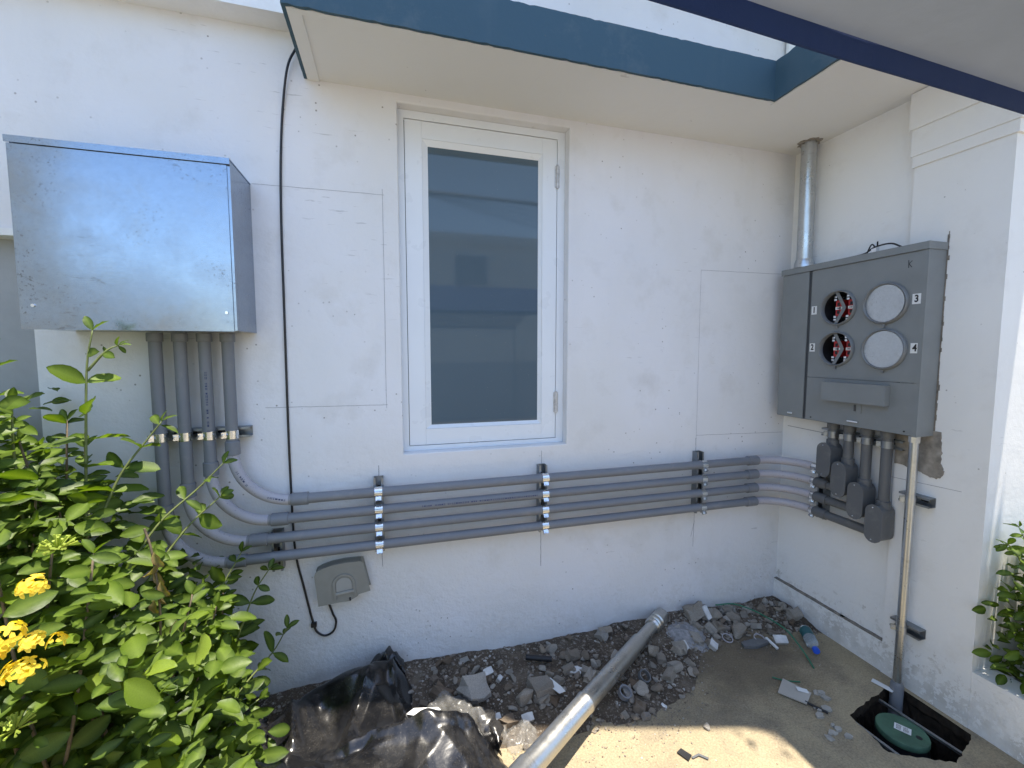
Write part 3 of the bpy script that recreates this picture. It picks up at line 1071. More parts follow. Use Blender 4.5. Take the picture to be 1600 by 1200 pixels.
def strut(label, origin, along, out, length, group='steel strut channels carrying the conduits'):
    """C channel: back on the wall at origin, running `along`, opening towards `out`"""
    o3, al, ou = Vector(origin), Vector(along), Vector(out)
    wd = al.cross(ou)
    t = thing('strut_channel', label, 'bracket', origin, group)
    bm = bmesh.new()
    prof = strut_profile()
    A = [bm.verts.new(o3 + wd * a + ou * b) for a, b in prof]
    B = [bm.verts.new(o3 + wd * a + ou * b + al * length) for a, b in prof]
    n = len(prof)
    for i in range(n):
        bm.faces.new((A[i], A[(i + 1) % n], B[(i + 1) % n], B[i]))
    bmesh.ops.triangle_fill(bm, edges=[e for e in bm.edges if all(v in A for v in e.verts)])
    bmesh.ops.triangle_fill(bm, edges=[e for e in bm.edges if all(v in B for v in e.verts)])
    finish(bm, 'channel', M['strut'], t)
    # slots in the back of the channel
    k = int(length / 0.05)
    for i in range(k):
        bm = bmesh.new()
        c = o3 + al * (0.025 + 0.05 * i) + ou * 0.0028
        vs = [bm.verts.new(c + al * (0.014 * sx) + wd * (0.0065 * sy)) for sx, sy in ((-1, -.6), (-.7, -1), (.7, -1), (1, -.6), (1, .6), (.7, 1), (-.7, 1), (-1, .6))]
        bm.faces.new(vs)
        finish(bm, 'slot', M['black'], t)
    return t


def clamp(par, c, axis, along, out, r=PR, mat='zinc', bolt=-1, w=0.032):
    """two-piece strut clamp round a pipe; axis: pipe direction, bolt ears at the outer side"""
    c, ax, al, ou = Vector(c), Vector(axis), Vector(along), Vector(out)
    bm = bmesh.new()
    ro, ri = r + 0.0026, r + 0.0006
    gap = 0.30
    a0 = math.pi * 0.28 * bolt          # where the ears meet, measured from `out`
    N = 24
    rows = []
    for k in range(N + 1):
        t = a0 + gap / 2 + (2 * math.pi - gap) * k / N
        dirv = ou * math.cos(t) + al * math.sin(t)
        rows.append([bm.verts.new(c + dirv * rr + ax * s) for rr, s in ((ri, -w / 2), (ro, -w / 2), (ro, w / 2), (ri, w / 2))])
    for a, b in zip(rows, rows[1:]):
        for k in range(4):
            bm.faces.new((a[k], a[(k + 1) % 4], b[(k + 1) % 4], b[k]))
    bm.faces.new(rows[0])
    bm.faces.new(rows[-1][::-1])
    st = finish(bm, 'clamp', M[mat], par, auto=35)
    e = ou * math.cos(a0) + al * math.sin(a0)
    tdir = -ou * math.sin(a0) + al * math.cos(a0)
    bm = bmesh.new()
    for sg in (-1, 1):
        q = c + e * (ri + 0.0005) + tdir * sg * 0.0045
        lst = []
        for de, dt, dx in ((0, -.001, -1), (0.017, -.001, -1), (0.017, .001, -1), (0, .001, -1), (0, -.001, 1), (0.017, -.001, 1), (0.017, .001, 1), (0, .001, 1)):
            lst.append(bm.verts.new(q + e * de + tdir * dt + ax * (dx * w * 0.36)))
        for fc in ((0, 3, 2, 1), (4, 5, 6, 7), (0, 1, 5, 4), (1, 2, 6, 5), (2, 3, 7, 6), (3, 0, 4, 7)):
            bm.faces.new([lst[i] for i in fc])
    b0 = c + e * (ri + 0.0105)
    tube(bm, [b0 - tdir * 0.015, b0 + tdir * 0.011], 0.0028, 8)
    tube(bm, [b0 + tdir * 0.0065, b0 + tdir * 0.0105], 0.0066, 6)
    tube(bm, [b0 - tdir * 0.0105, b0 - tdir * 0.0065], 0.0060, 6)
    finish(bm, 'bolt', M[mat], st, auto=35)
    return st


for x, z0, z1, lab in ((-0.062, 0.618, 0.948, 'upright steel strut below the window, nearest the small grey telephone box'),
                       (0.702, 0.618, 0.948, 'upright steel strut below the window\'s right jamb carrying four conduits'),
                       (1.606, 0.618, 0.956, 'upright steel strut on the main wall nearest the wall corner')):
    s = strut(lab, (x, YW - 0.0008, z0), (0, 0, 1), (0, -1, 0), z1 - z0)
    for z in PZ:
        clamp(s, (x, PY, z), (1, 0, 0), (0, 0, 1), (0, -1, 0))
strut('short upright steel strut half hidden behind the two lowest conduits beside the bush', (-0.470, YW - 0.0008, 0.585), (0, 0, 1), (0, -1, 0), 0.17)
s = strut('horizontal steel strut holding four vertical conduits below the galvanised box', (-0.885, YW - 0.0008, 1.178), (1, 0, 0), (0, -1, 0), 0.335)
for x in VX:
    clamp(s, (x, PY, 1.175), (0, 0, -1), (1, 0, 0), (0, -1, 0))
s = strut('upright steel strut at the wall corner behind the curved conduit ends', (XP - 0.0008, 1.69, 0.62), (0, 0, 1), (-1, 0, 0), 0.34)
for z in PZ:
    clamp(s, (PXR, 1.704, z), (0, 1, 0), (0, 0, 1), (-1, 0, 0))
s = strut('horizontal steel strut clamping four dark conduits under the meter cabinet', (XP - 0.0008, 1.705, 1.082), (0, -1, 0), (-1, 0, 0), 0.372)
for y in LBY:
    clamp(s, (PXR, y, 1.082), (0, 0, 1), (0, -1, 0), (-1, 0, 0), mat='strut', bolt=-1)
for z, lab in ((0.866, 'short steel strut holding the thin galvanised riser, upper of the two'), (0.288, 'short steel strut holding the thin galvanised riser, lower of the two')):
    s = strut(lab, (XS - 0.0008, 1.322, z), (0, -1, 0), (-1, 0, 0), 0.112, 'struts of the galvanised riser')
    clamp(s, (2.129, 1.268, z), (0, 0, 1), (0, -1, 0), (-1, 0, 0), r=0.0167, mat='galv_pipe', bolt=-1, w=0.03)

# ------------------------------------------------------------------ galvanised service pipe and riser
sp = thing('service_pipe', 'thick galvanised pipe from the meter cabinet up through the canopy', 'pipe', (2.146, 1.838, 1.95))
pipe('pipe', [(2.146, 1.836, 1.952), (2.139, 1.834, CZ0 + 0.03)], 0.0365, M['galv_pipe'], sp, 28)
bm = bmesh.new()
tube(bm, [(2.146, 1.836, 1.9475), (2.146, 1.836, 1.975), (2.146, 1.836, 1.99)], [0.047, 0.045, 0.040], 24)
finish(bm, 'hub', M['galv_pipe'], sp, auto=35)
rp = thing('riser_pipe', 'thin galvanised pipe from the meter cabinet down the wall into the pit', 'pipe', (2.129, 1.268, -0.15))
pipe('pipe', [(2.129, 1.268, -0.02), (2.129, 1.268, 1.147)], 0.0167, M['galv_pipe'], rp, 20)
bm = bmesh.new()
tube(bm, [(2.129, 1.268, -0.20), (2.129, 1.268, 0.03), (2.129, 1.268, 0.045)], [0.024, 0.024, 0.018], 20)
finish(bm, 'sleeve', M['pvc'], rp, auto=35)
bm = bmesh.new()
tube(bm, [(2.129, 1.268, 1.115), (2.129, 1.268, 1.1445)], 0.0205, 8)
finish(bm, 'connector', M['galv_pipe'], rp, auto=35)

# ------------------------------------------------------------------ meter cabinet
MX = 2.082
MY0, MY1, MZ0, MZ1 = 1.236, 1.902, 1.146, 1.940
mc = thing('meter_cabinet', 'grey steel four-gang meter cabinet set into the side wall', 'meter cabinet', (XS, 1.57, MZ0))
bm = bmesh.new()     # open-fronted case
v = bx(bm, (MX + 0.004, MY0, MZ0), (XP - 0.001, MY1, MZ1 - 0.012))
bm.faces.ensure_lookup_table()
kill = [f for f in bm.faces if all(abs(q.co.x - (MX + 0.004)) < 1e-6 for q in f.verts)]
bmesh.ops.delete(bm, geom=kill, context='FACES_ONLY')
finish(bm, 'case', M['meter'], mc)
bm = bmesh.new()
bx(bm, (MX - 0.008, MY0 - 0.004, MZ1 - 0.0118), (XP - 0.001, MY1 + 0.004, MZ1))
bx(bm, (MX - 0.008, MY0 - 0.004, MZ1 - 0.030), (MX - 0.005, MY1 + 0.004, MZ1 - 0.0119))
bx(bm, (MX - 0.0049, MY0 - 0.004, MZ1 - 0.030), (XS - 0.004, MY0 - 0.001, MZ1 - 0.0119))
rl = finish(bm, 'rain_lid', M['meter'], mc, 0.001)
DIV = 1.735
SOCK = [(1.587, 1.709), (1.586, 1.512)]
BLNK = [(1.381, 1.708), (1.376, 1.509)]
# narrow wireway door, upper meter panel, lower breaker panel
box('wireway_door', (MX - 0.001, DIV + 0.012, MZ0 + 0.002), (MX + 0.0035, MY1 - 0.002, MZ1 - 0.031), M['meter'], mc, 0.0012)
box('divider', (MX + 0.004, DIV - 0.004, MZ0 + 0.002), (MX + 0.010, DIV + 0.0118, MZ1 - 0.031), M['gasket'], mc, 0)
ZS = 1.368
for nm, z0, z1, holes in (('meter_panel', ZS + 0.001, MZ1 - 0.031, [circle(y, z, 0.076) for y, z in SOCK]), ('breaker_panel', MZ0 + 0.002, ZS - 0.001, [])):
    bm = bmesh.new()
    ya, yb = MY0 + 0.016, DIV - 0.0045
    plate_with_holes(bm, [(ya, z0), (yb, z0), (yb, z1), (ya, z1)], holes, lambda a, b: (MX, a, b))
    geo = bmesh.ops.extrude_face_region(bm, geom=bm.faces[:])
    bmesh.ops.translate(bm, verts=[g for g in geo['geom'] if isinstance(g, bmesh.types.BMVert)], vec=(0.0035, 0, 0))
    pan = finish(bm, nm, M['meter'], mc)
    if nm == 'meter_panel':
        mp = pan
    else:
        bp = pan
# corner post at the near edge, folded
bm = bmesh.new()
bx(bm, (MX - 0.002, MY0 - 0.0015, MZ0 - 0.001), (MX + 0.006, MY0 + 0.0155, MZ1 - 0.0305))
finish(bm, 'edge_fold', M['meter'], mc, 0.0015)
for (y, z) in SOCK + BLNK:
    rr = 0.083 if (y, z) in SOCK else 0.088
    bm = bmesh.new()
    prof = [(rr + 0.002, 0.0), (rr + 0.002, -0.006), (rr - 0.001, -0.014), (rr - 0.004, -0.016), (rr - 0.007, -0.013), (rr - 0.008, 0.006)]
    rings = [[bm.verts.new((MX + dx, y + r * math.cos(t), z + r * math.sin(t))) for t in [2 * math.pi * k / 48 for k in range(48)]] for r, dx in prof]
    for a, b in zip(rings, rings[1:]):
        for k in range(48):
            bm.faces.new((a[k], a[(k + 1) % 48], b[(k + 1) % 48], b[k]))
    finish(bm, 'socket_ring', M['meter_ring'], mp, auto=50)
    bm = bmesh.new()
    bx(bm, (MX - 0.010, y - 0.006, z - rr - 0.014), (MX - 0.001, y + 0.006, z - rr - 0.001))
    finish(bm, 'seal_tab', M['meter_ring'], mp, 0.001)
for (y, z), tl in zip(BLNK, (0.10, 0.05)):
    bm = bmesh.new()
    rr = 0.0795
    loop = circle(0, 0, rr, 48)
    A = [bm.verts.new((MX - 0.010 + a * 0 + tl * 0.05 * (a / rr), y + a, z + b)) for a, b in loop]
    B = [bm.verts.new((MX - 0.004 + tl * 0.05 * (a / rr), y + a, z + b)) for a, b in loop]
    bm.faces.new(A)
    bm.faces.new(B[::-1])
    for k in range(48):
        bm.faces.new((A[k], A[(k + 1) % 48], B[(k + 1) % 48], B[k]))
    finish(bm, 'blank_disc', M['blank'], mp, auto=50)
for (y, z) in SOCK:
    # deep dark cup with jaws, red blocks and a bent strap
    bm = bmesh.new()
    rings = [[bm.verts.new((MX + dx, y + r * math.cos(t), z + r * math.sin(t))) for t in [2 * math.pi * k / 40 for k in range(40)]] for r, dx in ((0.0768, 0.0036), (0.0768, 0.085))]
    for k in range(40):
        bm.faces.new((rings[0][k], rings[0][(k + 1) % 40], rings[1][(k + 1) % 40], rings[1][k]))
    bm.faces.new(rings[1])
    cup = finish(bm, 'socket_cup', M['black'], mp, auto=50)
    for dy in (0.016, -0.044):
        bm = bmesh.new()
        bx(bm, (MX + 0.020, y + dy - 0.013, z - 0.038), (MX + 0.084, y + dy + 0.013, z + 0.038))
        finish(bm, 'red_block', M['red'], mp, 0.003)
        for dz in (-0.019, 0.019):
            bm = bmesh.new()
            bx(bm, (MX + 0.0190, y + dy - 0.006, z + dz - 0.008), (MX + 0.0199, y + dy + 0.006, z + dz + 0.008))
            finish(bm, 'terminal_hole', M['black'], mp)
        bm = bmesh.new()
        bx(bm, (MX + 0.0178, y + dy - 0.013, z - 0.0065), (MX + 0.0197, y + dy + 0.013, z + 0.0065))
        finish(bm, 'terminal_label', M['white'], mp)
        text_mesh('terminal_text', 'C62', 0.009, M['ink'], Matrix.Translation((MX + 0.0172, y + dy, z)) @ Matrix(((0, 0, -1, 0), (-1, 0, 0, 0), (0, 1, 0, 0), (0, 0, 0, 1))), mp)
        for dz in (-0.048, 0.048):
            bm = bmesh.new()
            for k in range(2):
                q = 0.007 * (2 * k - 1)
                bx(bm, (MX + 0.014, y + dy + 0.012 - 0.006, z + dz + q - 0.0045), (MX + 0.06, y + dy + 0.012 + 0.006, z + dz + q + 0.0045))
            finish(bm, 'jaw', M['zinc'], mp, 0.0015)
            bm = bmesh.new()
            tube(bm, [(MX + 0.018, y + dy - 0.010, z + dz * 0.92), (MX + 0.07, y + dy - 0.010, z + dz * 0.92)], 0.0045, 10)
            finish(bm, 'terminal_screw', M['zinc'], mp, auto=40)
    bm = bmesh.new()
    bx(bm, (MX + 0.0178, y - 0.012, z - 0.006), (MX + 0.020, y + 0.012, z + 0.006))
    finish(bm, 'neutral_bar', M['white'], mp)
    P = [(MX - 0.002, z + 0.074), (MX + 0.008, z + 0.016), (MX + 0.010, z), (MX + 0.008, z - 0.016), (MX - 0.002, z - 0.074)]
    bm = bmesh.new()
    rows = []
    for (px, pz) in P:
        yo = y + 0.006 - (px - MX) * 2.4
        rows.append([bm.verts.new(q) for q in ((px, yo - 0.0085, pz), (px, yo + 0.0085, pz), (px + 0.002, yo + 0.0085, pz), (px + 0.002, yo - 0.0085, pz))])
    for a, b in zip(rows, rows[1:]):
        for k in range(4):
            bm.faces.new((a[k], a[(k + 1) % 4], b[(k + 1) % 4], b[k]))
    bm.faces.new(rows[0])
    bm.faces.new(rows[-1][::-1])
    finish(bm, 'strap', M['meter_ring'], mp)
TX = Matrix(((0, 0, -1, 0), (-1, 0, 0, 0), (0, 1, 0, 0), (0, 0, 0, 1)))
for d, y, z, w, h in (('1', 1.711, 1.708, 0.028, 0.042), ('2', 1.711, 1.520, 0.028, 0.042), ('3', 1.267, 1.715, 0.031, 0.042), ('4', 1.262, 1.513, 0.031, 0.042)):
    st = box('number_sticker', (MX - 0.0012, y - w / 2, z - h / 2), (MX - 0.0004, y + w / 2, z + h / 2), M['sticker'], mp, 0)
    text_mesh('digit', d, 0.040, M['ink'], Matrix.Translation((MX - 0.0018, y, z)) @ TX @ Matrix.Diagonal((0.78, 1, 1, 1)), mp)
# breaker cover with latch, hasp slots
bc = box('breaker_cover', (MX - 0.034, 1.342, 1.262), (MX - 0.0005, 1.626, 1.352), M['meter'], bp, 0.002)
bm = bmesh.new()
bx(bm, (MX - 0.0025, 1.455, 1.213), (MX - 0.0005, 1.500, 1.2615))
finish(bm, 'latch_plate', M['meter'], bp, 0.0006)
bm = bmesh.new()
bx(bm, (MX - 0.006, 1.478, 1.222), (MX - 0.0026, 1.486, 1.252))
finish(bm, 'latch', M['gasket'], bp, 0.001)
bm = bmesh.new()
bx(bm, (MX - 0.012, 1.462, 1.170), (MX - 0.0005, 1.510, 1.176))
finish(bm, 'hasp', M['zinc'], bp, 0.001)
bm = bmesh.new()
bx(bm, (MX - 0.009, 1.800, 1.165), (MX - 0.0015, 1.830, 1.173))
finish(bm, 'door_hasp', M['zinc'], mc, 0.001)
for y in (1.28, 1.70):
    bm = bmesh.new()
    tube(bm, [(MX - 0.002, y, 1.162), (MX + 0.001, y, 1.162)], 0.0035, 10)
    finish(bm, 'panel_screw', M['black'], bp)
bm = bmesh.new()      # scratched K in the top corner
for a, b in (((1.305, 1.878), (1.304, 1.846)), ((1.292, 1.874), (1.303, 1.862)), ((1.303, 1.862), (1.292, 1.847))):
    pa, pb_ = Vector((MX - 0.0006, *a)), Vector((MX - 0.0006, *b))
    nn = Vector((0, (pb_ - pa).z, -(pb_ - pa).y)).normalized() * 0.0016
    bm.faces.new([bm.verts.new(q) for q in (pa + nn, pb_ + nn, pb_ - nn, pa - nn)])
finish(bm, 'letter_mark', M['gasket'], mp)
# tangle of clips and wire left on top of the cabinet
wb_ = thing('wire_offcut', 'bits of wire and a clip lying on top of the meter cabinet', 'wire', (2.14, 1.45, MZ1))
pipe('wire', spline([(2.12, 1.60, MZ1 + .006), (2.13, 1.52, MZ1 + .012), (2.11, 1.46, MZ1 + .028), (2.13, 1.41, MZ1 + .034), (2.12, 1.36, MZ1 + .008)]), 0.0035, M['cable'], wb_, 8)
pipe('wire', spline([(2.12, 1.50, MZ1 + .01), (2.12, 1.48, MZ1 + .045), (2.13, 1.465, MZ1 + .02), (2.11, 1.45, MZ1 + .05)]), 0.003, M['cable'], wb_, 8)
box('clip', (2.11, 1.455, MZ1 + .0005), (2.13, 1.475, MZ1 + .03), M['zinc'], wb_, 0.002)

# ------------------------------------------------------------------ telephone box and its cable
tb = thing('telephone_box', 'small tilted beige-grey plastic box with arched hood low on the wall', 'telephone box', (-0.21, YW, 0.42))
ROT = Matrix.Translation((-0.222, 0, 0.497)) @ Matrix.Rotation(R(-5.5), 4, 'Y')


def tb_part(name, outline, y0, y1, mat, par, bev=0.003):
    bm = bmesh.new()
    prism(bm, outline, y0, y1, 1)
    bmesh.ops.transform(bm, matrix=ROT, verts=bm.verts[:])
    return finish(bm, name, mat, par, bev, 2, auto=30)


hull = [(-0.098, 0.058), (-0.092, 0.071), (-0.07, 0.080), (-0.03, 0.086), (0.02, 0.086), (0.075, 0.080), (0.090, 0.076), (0.105, -0.052), (0.060, -0.056), (0.052, -0.064), (0.02, -0.076), (-0.03, -0.072), (-0.098, -0.070)]
tb_part('shell', hull, YW - 0.052, YW - 0.001, M['tele'], tb, 0.006)
arch_o = [(-0.038, -0.060)] + [(0.008 + 0.046 * math.cos(t), 0.000 + 0.046 * math.sin(t)) for t in [math.pi - math.pi * k / 12 for k in range(13)]] + [(0.054, -0.060)]
arch_i = [(0.044, -0.060)] + [(0.008 + 0.036 * math.cos(t), 0.000 + 0.036 * math.sin(t)) for t in [math.pi * k / 12 for k in range(13)]] + [(-0.028, -0.060)]
bm = bmesh.new()
A = [(a, b) for a, b in arch_o]
Bq = list(reversed(arch_i))
top = []
for p, q in zip(A, Bq):
    top.append([bm.verts.new((p[0], YW - 0.0525, p[1])), bm.verts.new((p[0] * .98, YW - 0.058, p[1])), bm.verts.new((q[0], YW - 0.058, q[1])), bm.verts.new((q[0], YW - 0.0525, q[1]))])
for a, b in zip(top, top[1:]):
    for k in range(3):
        bm.faces.new((a[k], a[k + 1], b[k + 1], b[k]))
bmesh.ops.transform(bm, matrix=ROT, verts=bm.verts[:])
finish(bm, 'hood_rim', M['tele'], tb, auto=40)
tb_part('badge', [(-0.024, -0.028)] + [(0.008 + 0.032 * math.cos(t), 0.0 + 0.030 * math.sin(t)) for t in [math.pi - math.pi * k / 12 for k in range(13)]] + [(0.040, -0.028)], YW - 0.0540, YW - 0.0522, M['tele2'], tb, 0)
tb_part('lip', [(-0.028, -0.040), (0.044, -0.040), (0.044, -0.034), (-0.028, -0.034)], YW - 0.060, YW - 0.0523, M['tele2'], tb, 0.001)
tb_part('latch', [(0.022, -0.080), (0.028, -0.080), (0.028, -0.066), (0.022, -0.066)], YW - 0.056, YW - 0.0523, M['black'], tb, 0)
cb = thing('cable', 'thin black cable hanging from the canopy edge down to the telephone box', 'cable', (-0.34, YW, 0.25))
cy = YW - 0.006
pts = [(-0.315, 2.715), (-0.335, 2.68), (-0.366, 2.606), (-0.392, 2.457), (-0.406, 2.26), (-0.413, 2.011), (-0.415, 1.628), (-0.417, 1.259), (-0.416, 0.933), (-0.409, 0.653), (-0.38, 0.479),
       (-0.347, 0.308), (-0.33, 0.267), (-0.3, 0.249), (-0.268, 0.264), (-0.256, 0.306), (-0.268, 0.344), (-0.283, 0.395), (-0.286, 0.43)]
pipe('lead', spline([(a, cy - (0.02 if b > 2.6 else 0), b) for a, b in pts], 6), 0.0045, M['cable'], cb, 10)
bm = bmesh.new()
bx(bm, (-0.357, YW - 0.016, 0.300), (-0.335, YW - 0.001, 0.318))
finish(bm, 'cable_clip', M['black'], cb, 0.003)

# ------------------------------------------------------------------ low tent at the upper right, its edge just in front of the camera
TX0, TX1, TYF, TYB, TZ, TPK = -0.30, 1.75, 0.372, -1.95, 1.823, 2.20
tent = thing('gazebo_tent', 'low tent with grey lining and navy hem overhead at upper right', 'tent', ((TX0 + TX1) / 2, (TYF + TYB) / 2, 0))


def edge_y(x):
    return 0.3587 + 0.0466 * x


def edge_z(x):
    return 1.8225


def tent_sheet(name, mat, off):
    nx_, ny_ = 90, 110
    v, f = [], []
    for j in range(ny_ + 1):
        b = j / ny_
        for i in range(nx_ + 1):
            x = TX0 + (TX1 - TX0) * i / nx_
            yf = edge_y(x)
            y = TYB + (yf - TYB) * b
            e = min(b, 1 - b) * 2
            sag = -0.035 * math.sin(math.pi * min(1, e))
            wr = 0.012 * mnoise.noise(Vector((x * 4 + y * 2.2, y * 5, 1.7))) + 0.003 * mnoise.noise(Vector((x * 11 - y * 7, y * 9, 3.1))) + 0.004 * (tri_(x * 3.3 + y * 2.1) - .5)
            v.append((x, y, edge_z(x) + 0.0255 + (TPK - TZ) * e + sag + wr * min(1, e * 9) + off))
    for j in range(ny_):
        for i in range(nx_):
            k = j * (nx_ + 1) + i
            f.append((k, k + 1, k + nx_ + 2, k + nx_ + 1))
    mesh_obj(name, v, f, mat, tent, True)


def tri_(t):
    t = t - math.floor(t)
    return abs(2 * t - 1)


tent_sheet('lining', M['tarp'], 0.0)
tent_sheet('outer_cover', M['navy'], 0.004)


def webbing(pts, out, h=0.028):
    bm = bmesh.new()
    out = Vector(out)
    rows = []
    n_ = len(pts)
    for i, p in enumerate(pts):
        t = i / n_
        c = Vector(p) + out * (0.0015 * mnoise.noise(Vector((t * 9, 0, 2))))
        zz = 0.001 * mnoise.noise(Vector((t * 6, 4, 2)))
        rows.append([bm.verts.new(c + Vector((0, 0, zz)) + o) for o in (out * 0.0, out * 0.003, out * 0.003 + Vector((0, 0, h)), Vector((0, 0, h)))])
    for a, b in zip(rows, rows[1:]):
        for k in range(4):
            bm.faces.new((a[k], a[(k + 1) % 4], b[(k + 1) % 4], b[k]))
    bm.faces.new(rows[0])
    bm.faces.new(rows[-1][::-1])
    finish(bm, 'hem', M['navy'], tent, auto=40)


xs_ = [TX0 + (TX1 - TX0) * i / 60 for i in range(61)]
webbing([(x, edge_y(x), edge_z(x)) for x in xs_], (0, 1, 0))
webbing([(x, TYB, edge_z(x)) for x in xs_], (0, -1, 0))
for x in (TX0 + 0.02, TX1 - 0.02):
    for y in (TYB + 0.02, edge_y(x) - 0.02):
        pipe('tent_leg', [(x, y, 0), (x, y, edge_z(x) + 0.015)], 0.013, M['strut'], tent, 12)

# ------------------------------------------------------------------ street behind the camera (seen only in reflections)
ob = thing('opposite_house', 'cream house with louvred windows across the street, mirrored in the window pane', 'house', (5, -9, 0))
box('facade', (-0.6, -12, -0.1), (14, -9, 4.9), M['cream'], ob, 0.02)
box('parapet', (-0.7, -9.0, 4.72), (14.1, -8.9, 5.0), M['cream'], ob, 0.01)
for x in (1.85, 5.6, 9.0):
    w = box('louvre_window', (x, -9.0, 3.45), (x + 1.1, -8.97, 4.42), M['white'], ob, 0.005)
    for k in range(8):
        for s in range(2):
            bm = bmesh.new()
            z = 3.50 + k * 0.112
            bx(bm, (x + 0.06 + s * 0.51, -8.96, z), (x + 0.53 + s * 0.51, -8.94, z + 0.085))
            finish(bm, 'louvre', M['louvre'], w)
cl = thing('corner_house', 'low cream house at the far corner, mirrored in the galvanised box', 'house', (-10, -9, 0))
box('facade', (-14, -13, -0.1), (-5.2, -8.2, 3.1), M['cream'], cl, 0.02)
box('parapet', (-14.1, -8.2, 2.9), (-5.1, -8.05, 3.2), M['cream'], cl, 0.01)
for k in range(6):
    if k == 0:
        pts_ = [(-14 + i, -4.2, 4.60 - 0.012 * i) for i in range(0, 34)]
    else:
        pts_ = [(-14 + .5 * i, -4.2 + 0.01 * k, 4.46 - 0.012 * k - (0.042 * k * max(0, -14 + .5 * i - 0.4) - 0.0016 * k * max(0, -14 + .5 * i - 0.4) ** 2)) for i in range(0, 68)]
    o = pipe('overhead_cable', pts_, 0.034 if k == 0 else 0.007, M['cable'], None, 6)
    tag(o, 'thick bundled overhead cable across the street' if k == 0 else 'thin sagging overhead cable across the street', 'cable', None if k == 0 else 'thin overhead cables')
gw = box('reflection_wall', (-9, -5.3, 0.0005), (14, -5.1, 1.28), M['grey_panel'], None, 0.01)  # unseen, added to keep sunlit ground out of the pane's reflection
tag(gw, 'low grey wall added behind the camera to darken the bottom of the mirroring window pane', 'wall')

# ------------------------------------------------------------------ soil heap, gravel, rubble
YB = [(-1.24, 1.60), (-0.75, 1.62), (-0.3, 1.55), (0.0, 1.52), (0.34, 1.47), (0.74, 1.43), (1.0, 1.43), (1.28, 1.52), (1.46, 1.70), (1.6, 1.745), (1.8, 1.74), (2.06, 1.70), (2.2, 1.64)]


def yb(x):
    for (a, p), (b, q) in zip(YB, YB[1:]):
        if a <= x <= b:
            return p + (q - p) * (x - a) / (b - a)
    return 1.65


def hs(x, y):
    t = (y - yb(x)) / (YW - yb(x))
    if t <= 0:
        return 0.0
    n_ = mnoise.fractal(Vector((x * 6, y * 6, 0.3)), 1.0, 2.0, 4)
    h = (0.035 + 0.012 * math.sin(x * 5 + 1)) * min(1, t * 1.5) + 0.015 * n_ * min(1, t * 4)
    return max(0.0, h)


nx, ny = 280, 46
v, f = [], []
for j in range(ny + 1):
    for i in range(nx + 1):
        x = -1.23 + (2.185 + 1.23) * i / nx
        y0 = yb(x) - 0.03 + 0.02 * mnoise.noise(Vector((x * 9, 0, 5)))
        y = y0 + (YW + 0.004 - y0) * j / ny
        z = hs(x, y) + 0.004 * mnoise.noise(Vector((x * 40, y * 40, 1)))
        v.append((x, y, z - 0.004 if hs(x, y) < 0.001 else z + 0.003))
for j in range(ny):
    for i in range(nx):
        k = j * (nx + 1) + i
        f.append((k, k + 1, k + nx + 2, k + nx + 1))
heap = mesh_obj('soil_heap', v, f, M['soil'], None, True)
heap['kind'] = 'stuff'
tag(heap, 'strip of dark loose soil piled along the foot of the wall', 'soil')


def rock_mesh(seed, flat=1.0, boxy=0.0):
    r = random.Random(seed)
    bm = bmesh.new()
    if boxy:
        bx(bm, (-.5, -.4, -.3), (.5, .4, .3))
        bmesh.ops.subdivide_edges(bm, edges=bm.edges[:], cuts=1, use_grid_fill=True)
        for vv in bm.verts:
            vv.co += Vector((r.uniform(-1, 1), r.uniform(-1, 1), r.uniform(-1, 1))) * 0.09
    else:
        for k in range(18):
            d = Vector((r.gauss(0, 1), r.gauss(0, 1), r.gauss(0, 1))).normalized()
            bm.verts.new(Vector((d.x * r.uniform(.4, .58), d.y * r.uniform(.32, .48), d.z * r.uniform(.25, .42) * flat)))
        res = bmesh.ops.convex_hull(bm, input=bm.verts[:])
        bmesh.ops.delete(bm, geom=[g for g in res['geom_interior'] if isinstance(g, bmesh.types.BMVert)], context='VERTS')
        bmesh.ops.bevel(bm, geom=bm.edges[:], offset=0.025, segments=1, affect='EDGES')
    bmesh.ops.recalc_face_normals(bm, faces=bm.faces[:])
    me = bpy.data.meshes.new('rubble_chunk')
    bm.to_mesh(me)
    bm.free()
    me.materials.append(M['rubble'])
    return me


ROCKS = [rock_mesh(s) for s in range(8)] + [rock_mesh(20 + s, 0.6) for s in range(4)] + [rock_mesh(40 + s, 1, 1) for s in range(5)]


def put_rock(x, y, s, me=None, label='grey broken concrete chunk lying in the rubble along the wall foot', group='loose rubble chunks', rot=None, dz=0.0):
    o = bpy.data.objects.new('rubble_chunk', me or rnd.choice(ROCKS))
    o.location = (x, y, hs(x, y) + s * 0.26 + dz)
    o.rotation_euler = rot or (rnd.uniform(-.5, .5), rnd.uniform(-.5, .5), rnd.uniform(0, 6.3))
    o.scale = (s, s * rnd.uniform(.75, 1.05), s * rnd.uniform(.75, 1.1))
    COL.objects.link(o)
    if group:
        side_ = 'left of the lying pipe' if (x - 1.358) * (1.218 - 1.896) - (y - 1.896) * (0.344 - 1.358) < 0 else 'right of the lying pipe'
        if x > 1.5:
            side_ = 'in the corner rubble'
        size = 'fist-sized' if s > .055 else 'small' if s < .032 else 'medium'
        label = '%s grey broken concrete chunk %s' % (size, side_)
        group = '%s rubble chunks %s' % (size, side_)
    return tag(o, label, 'rubble', group)


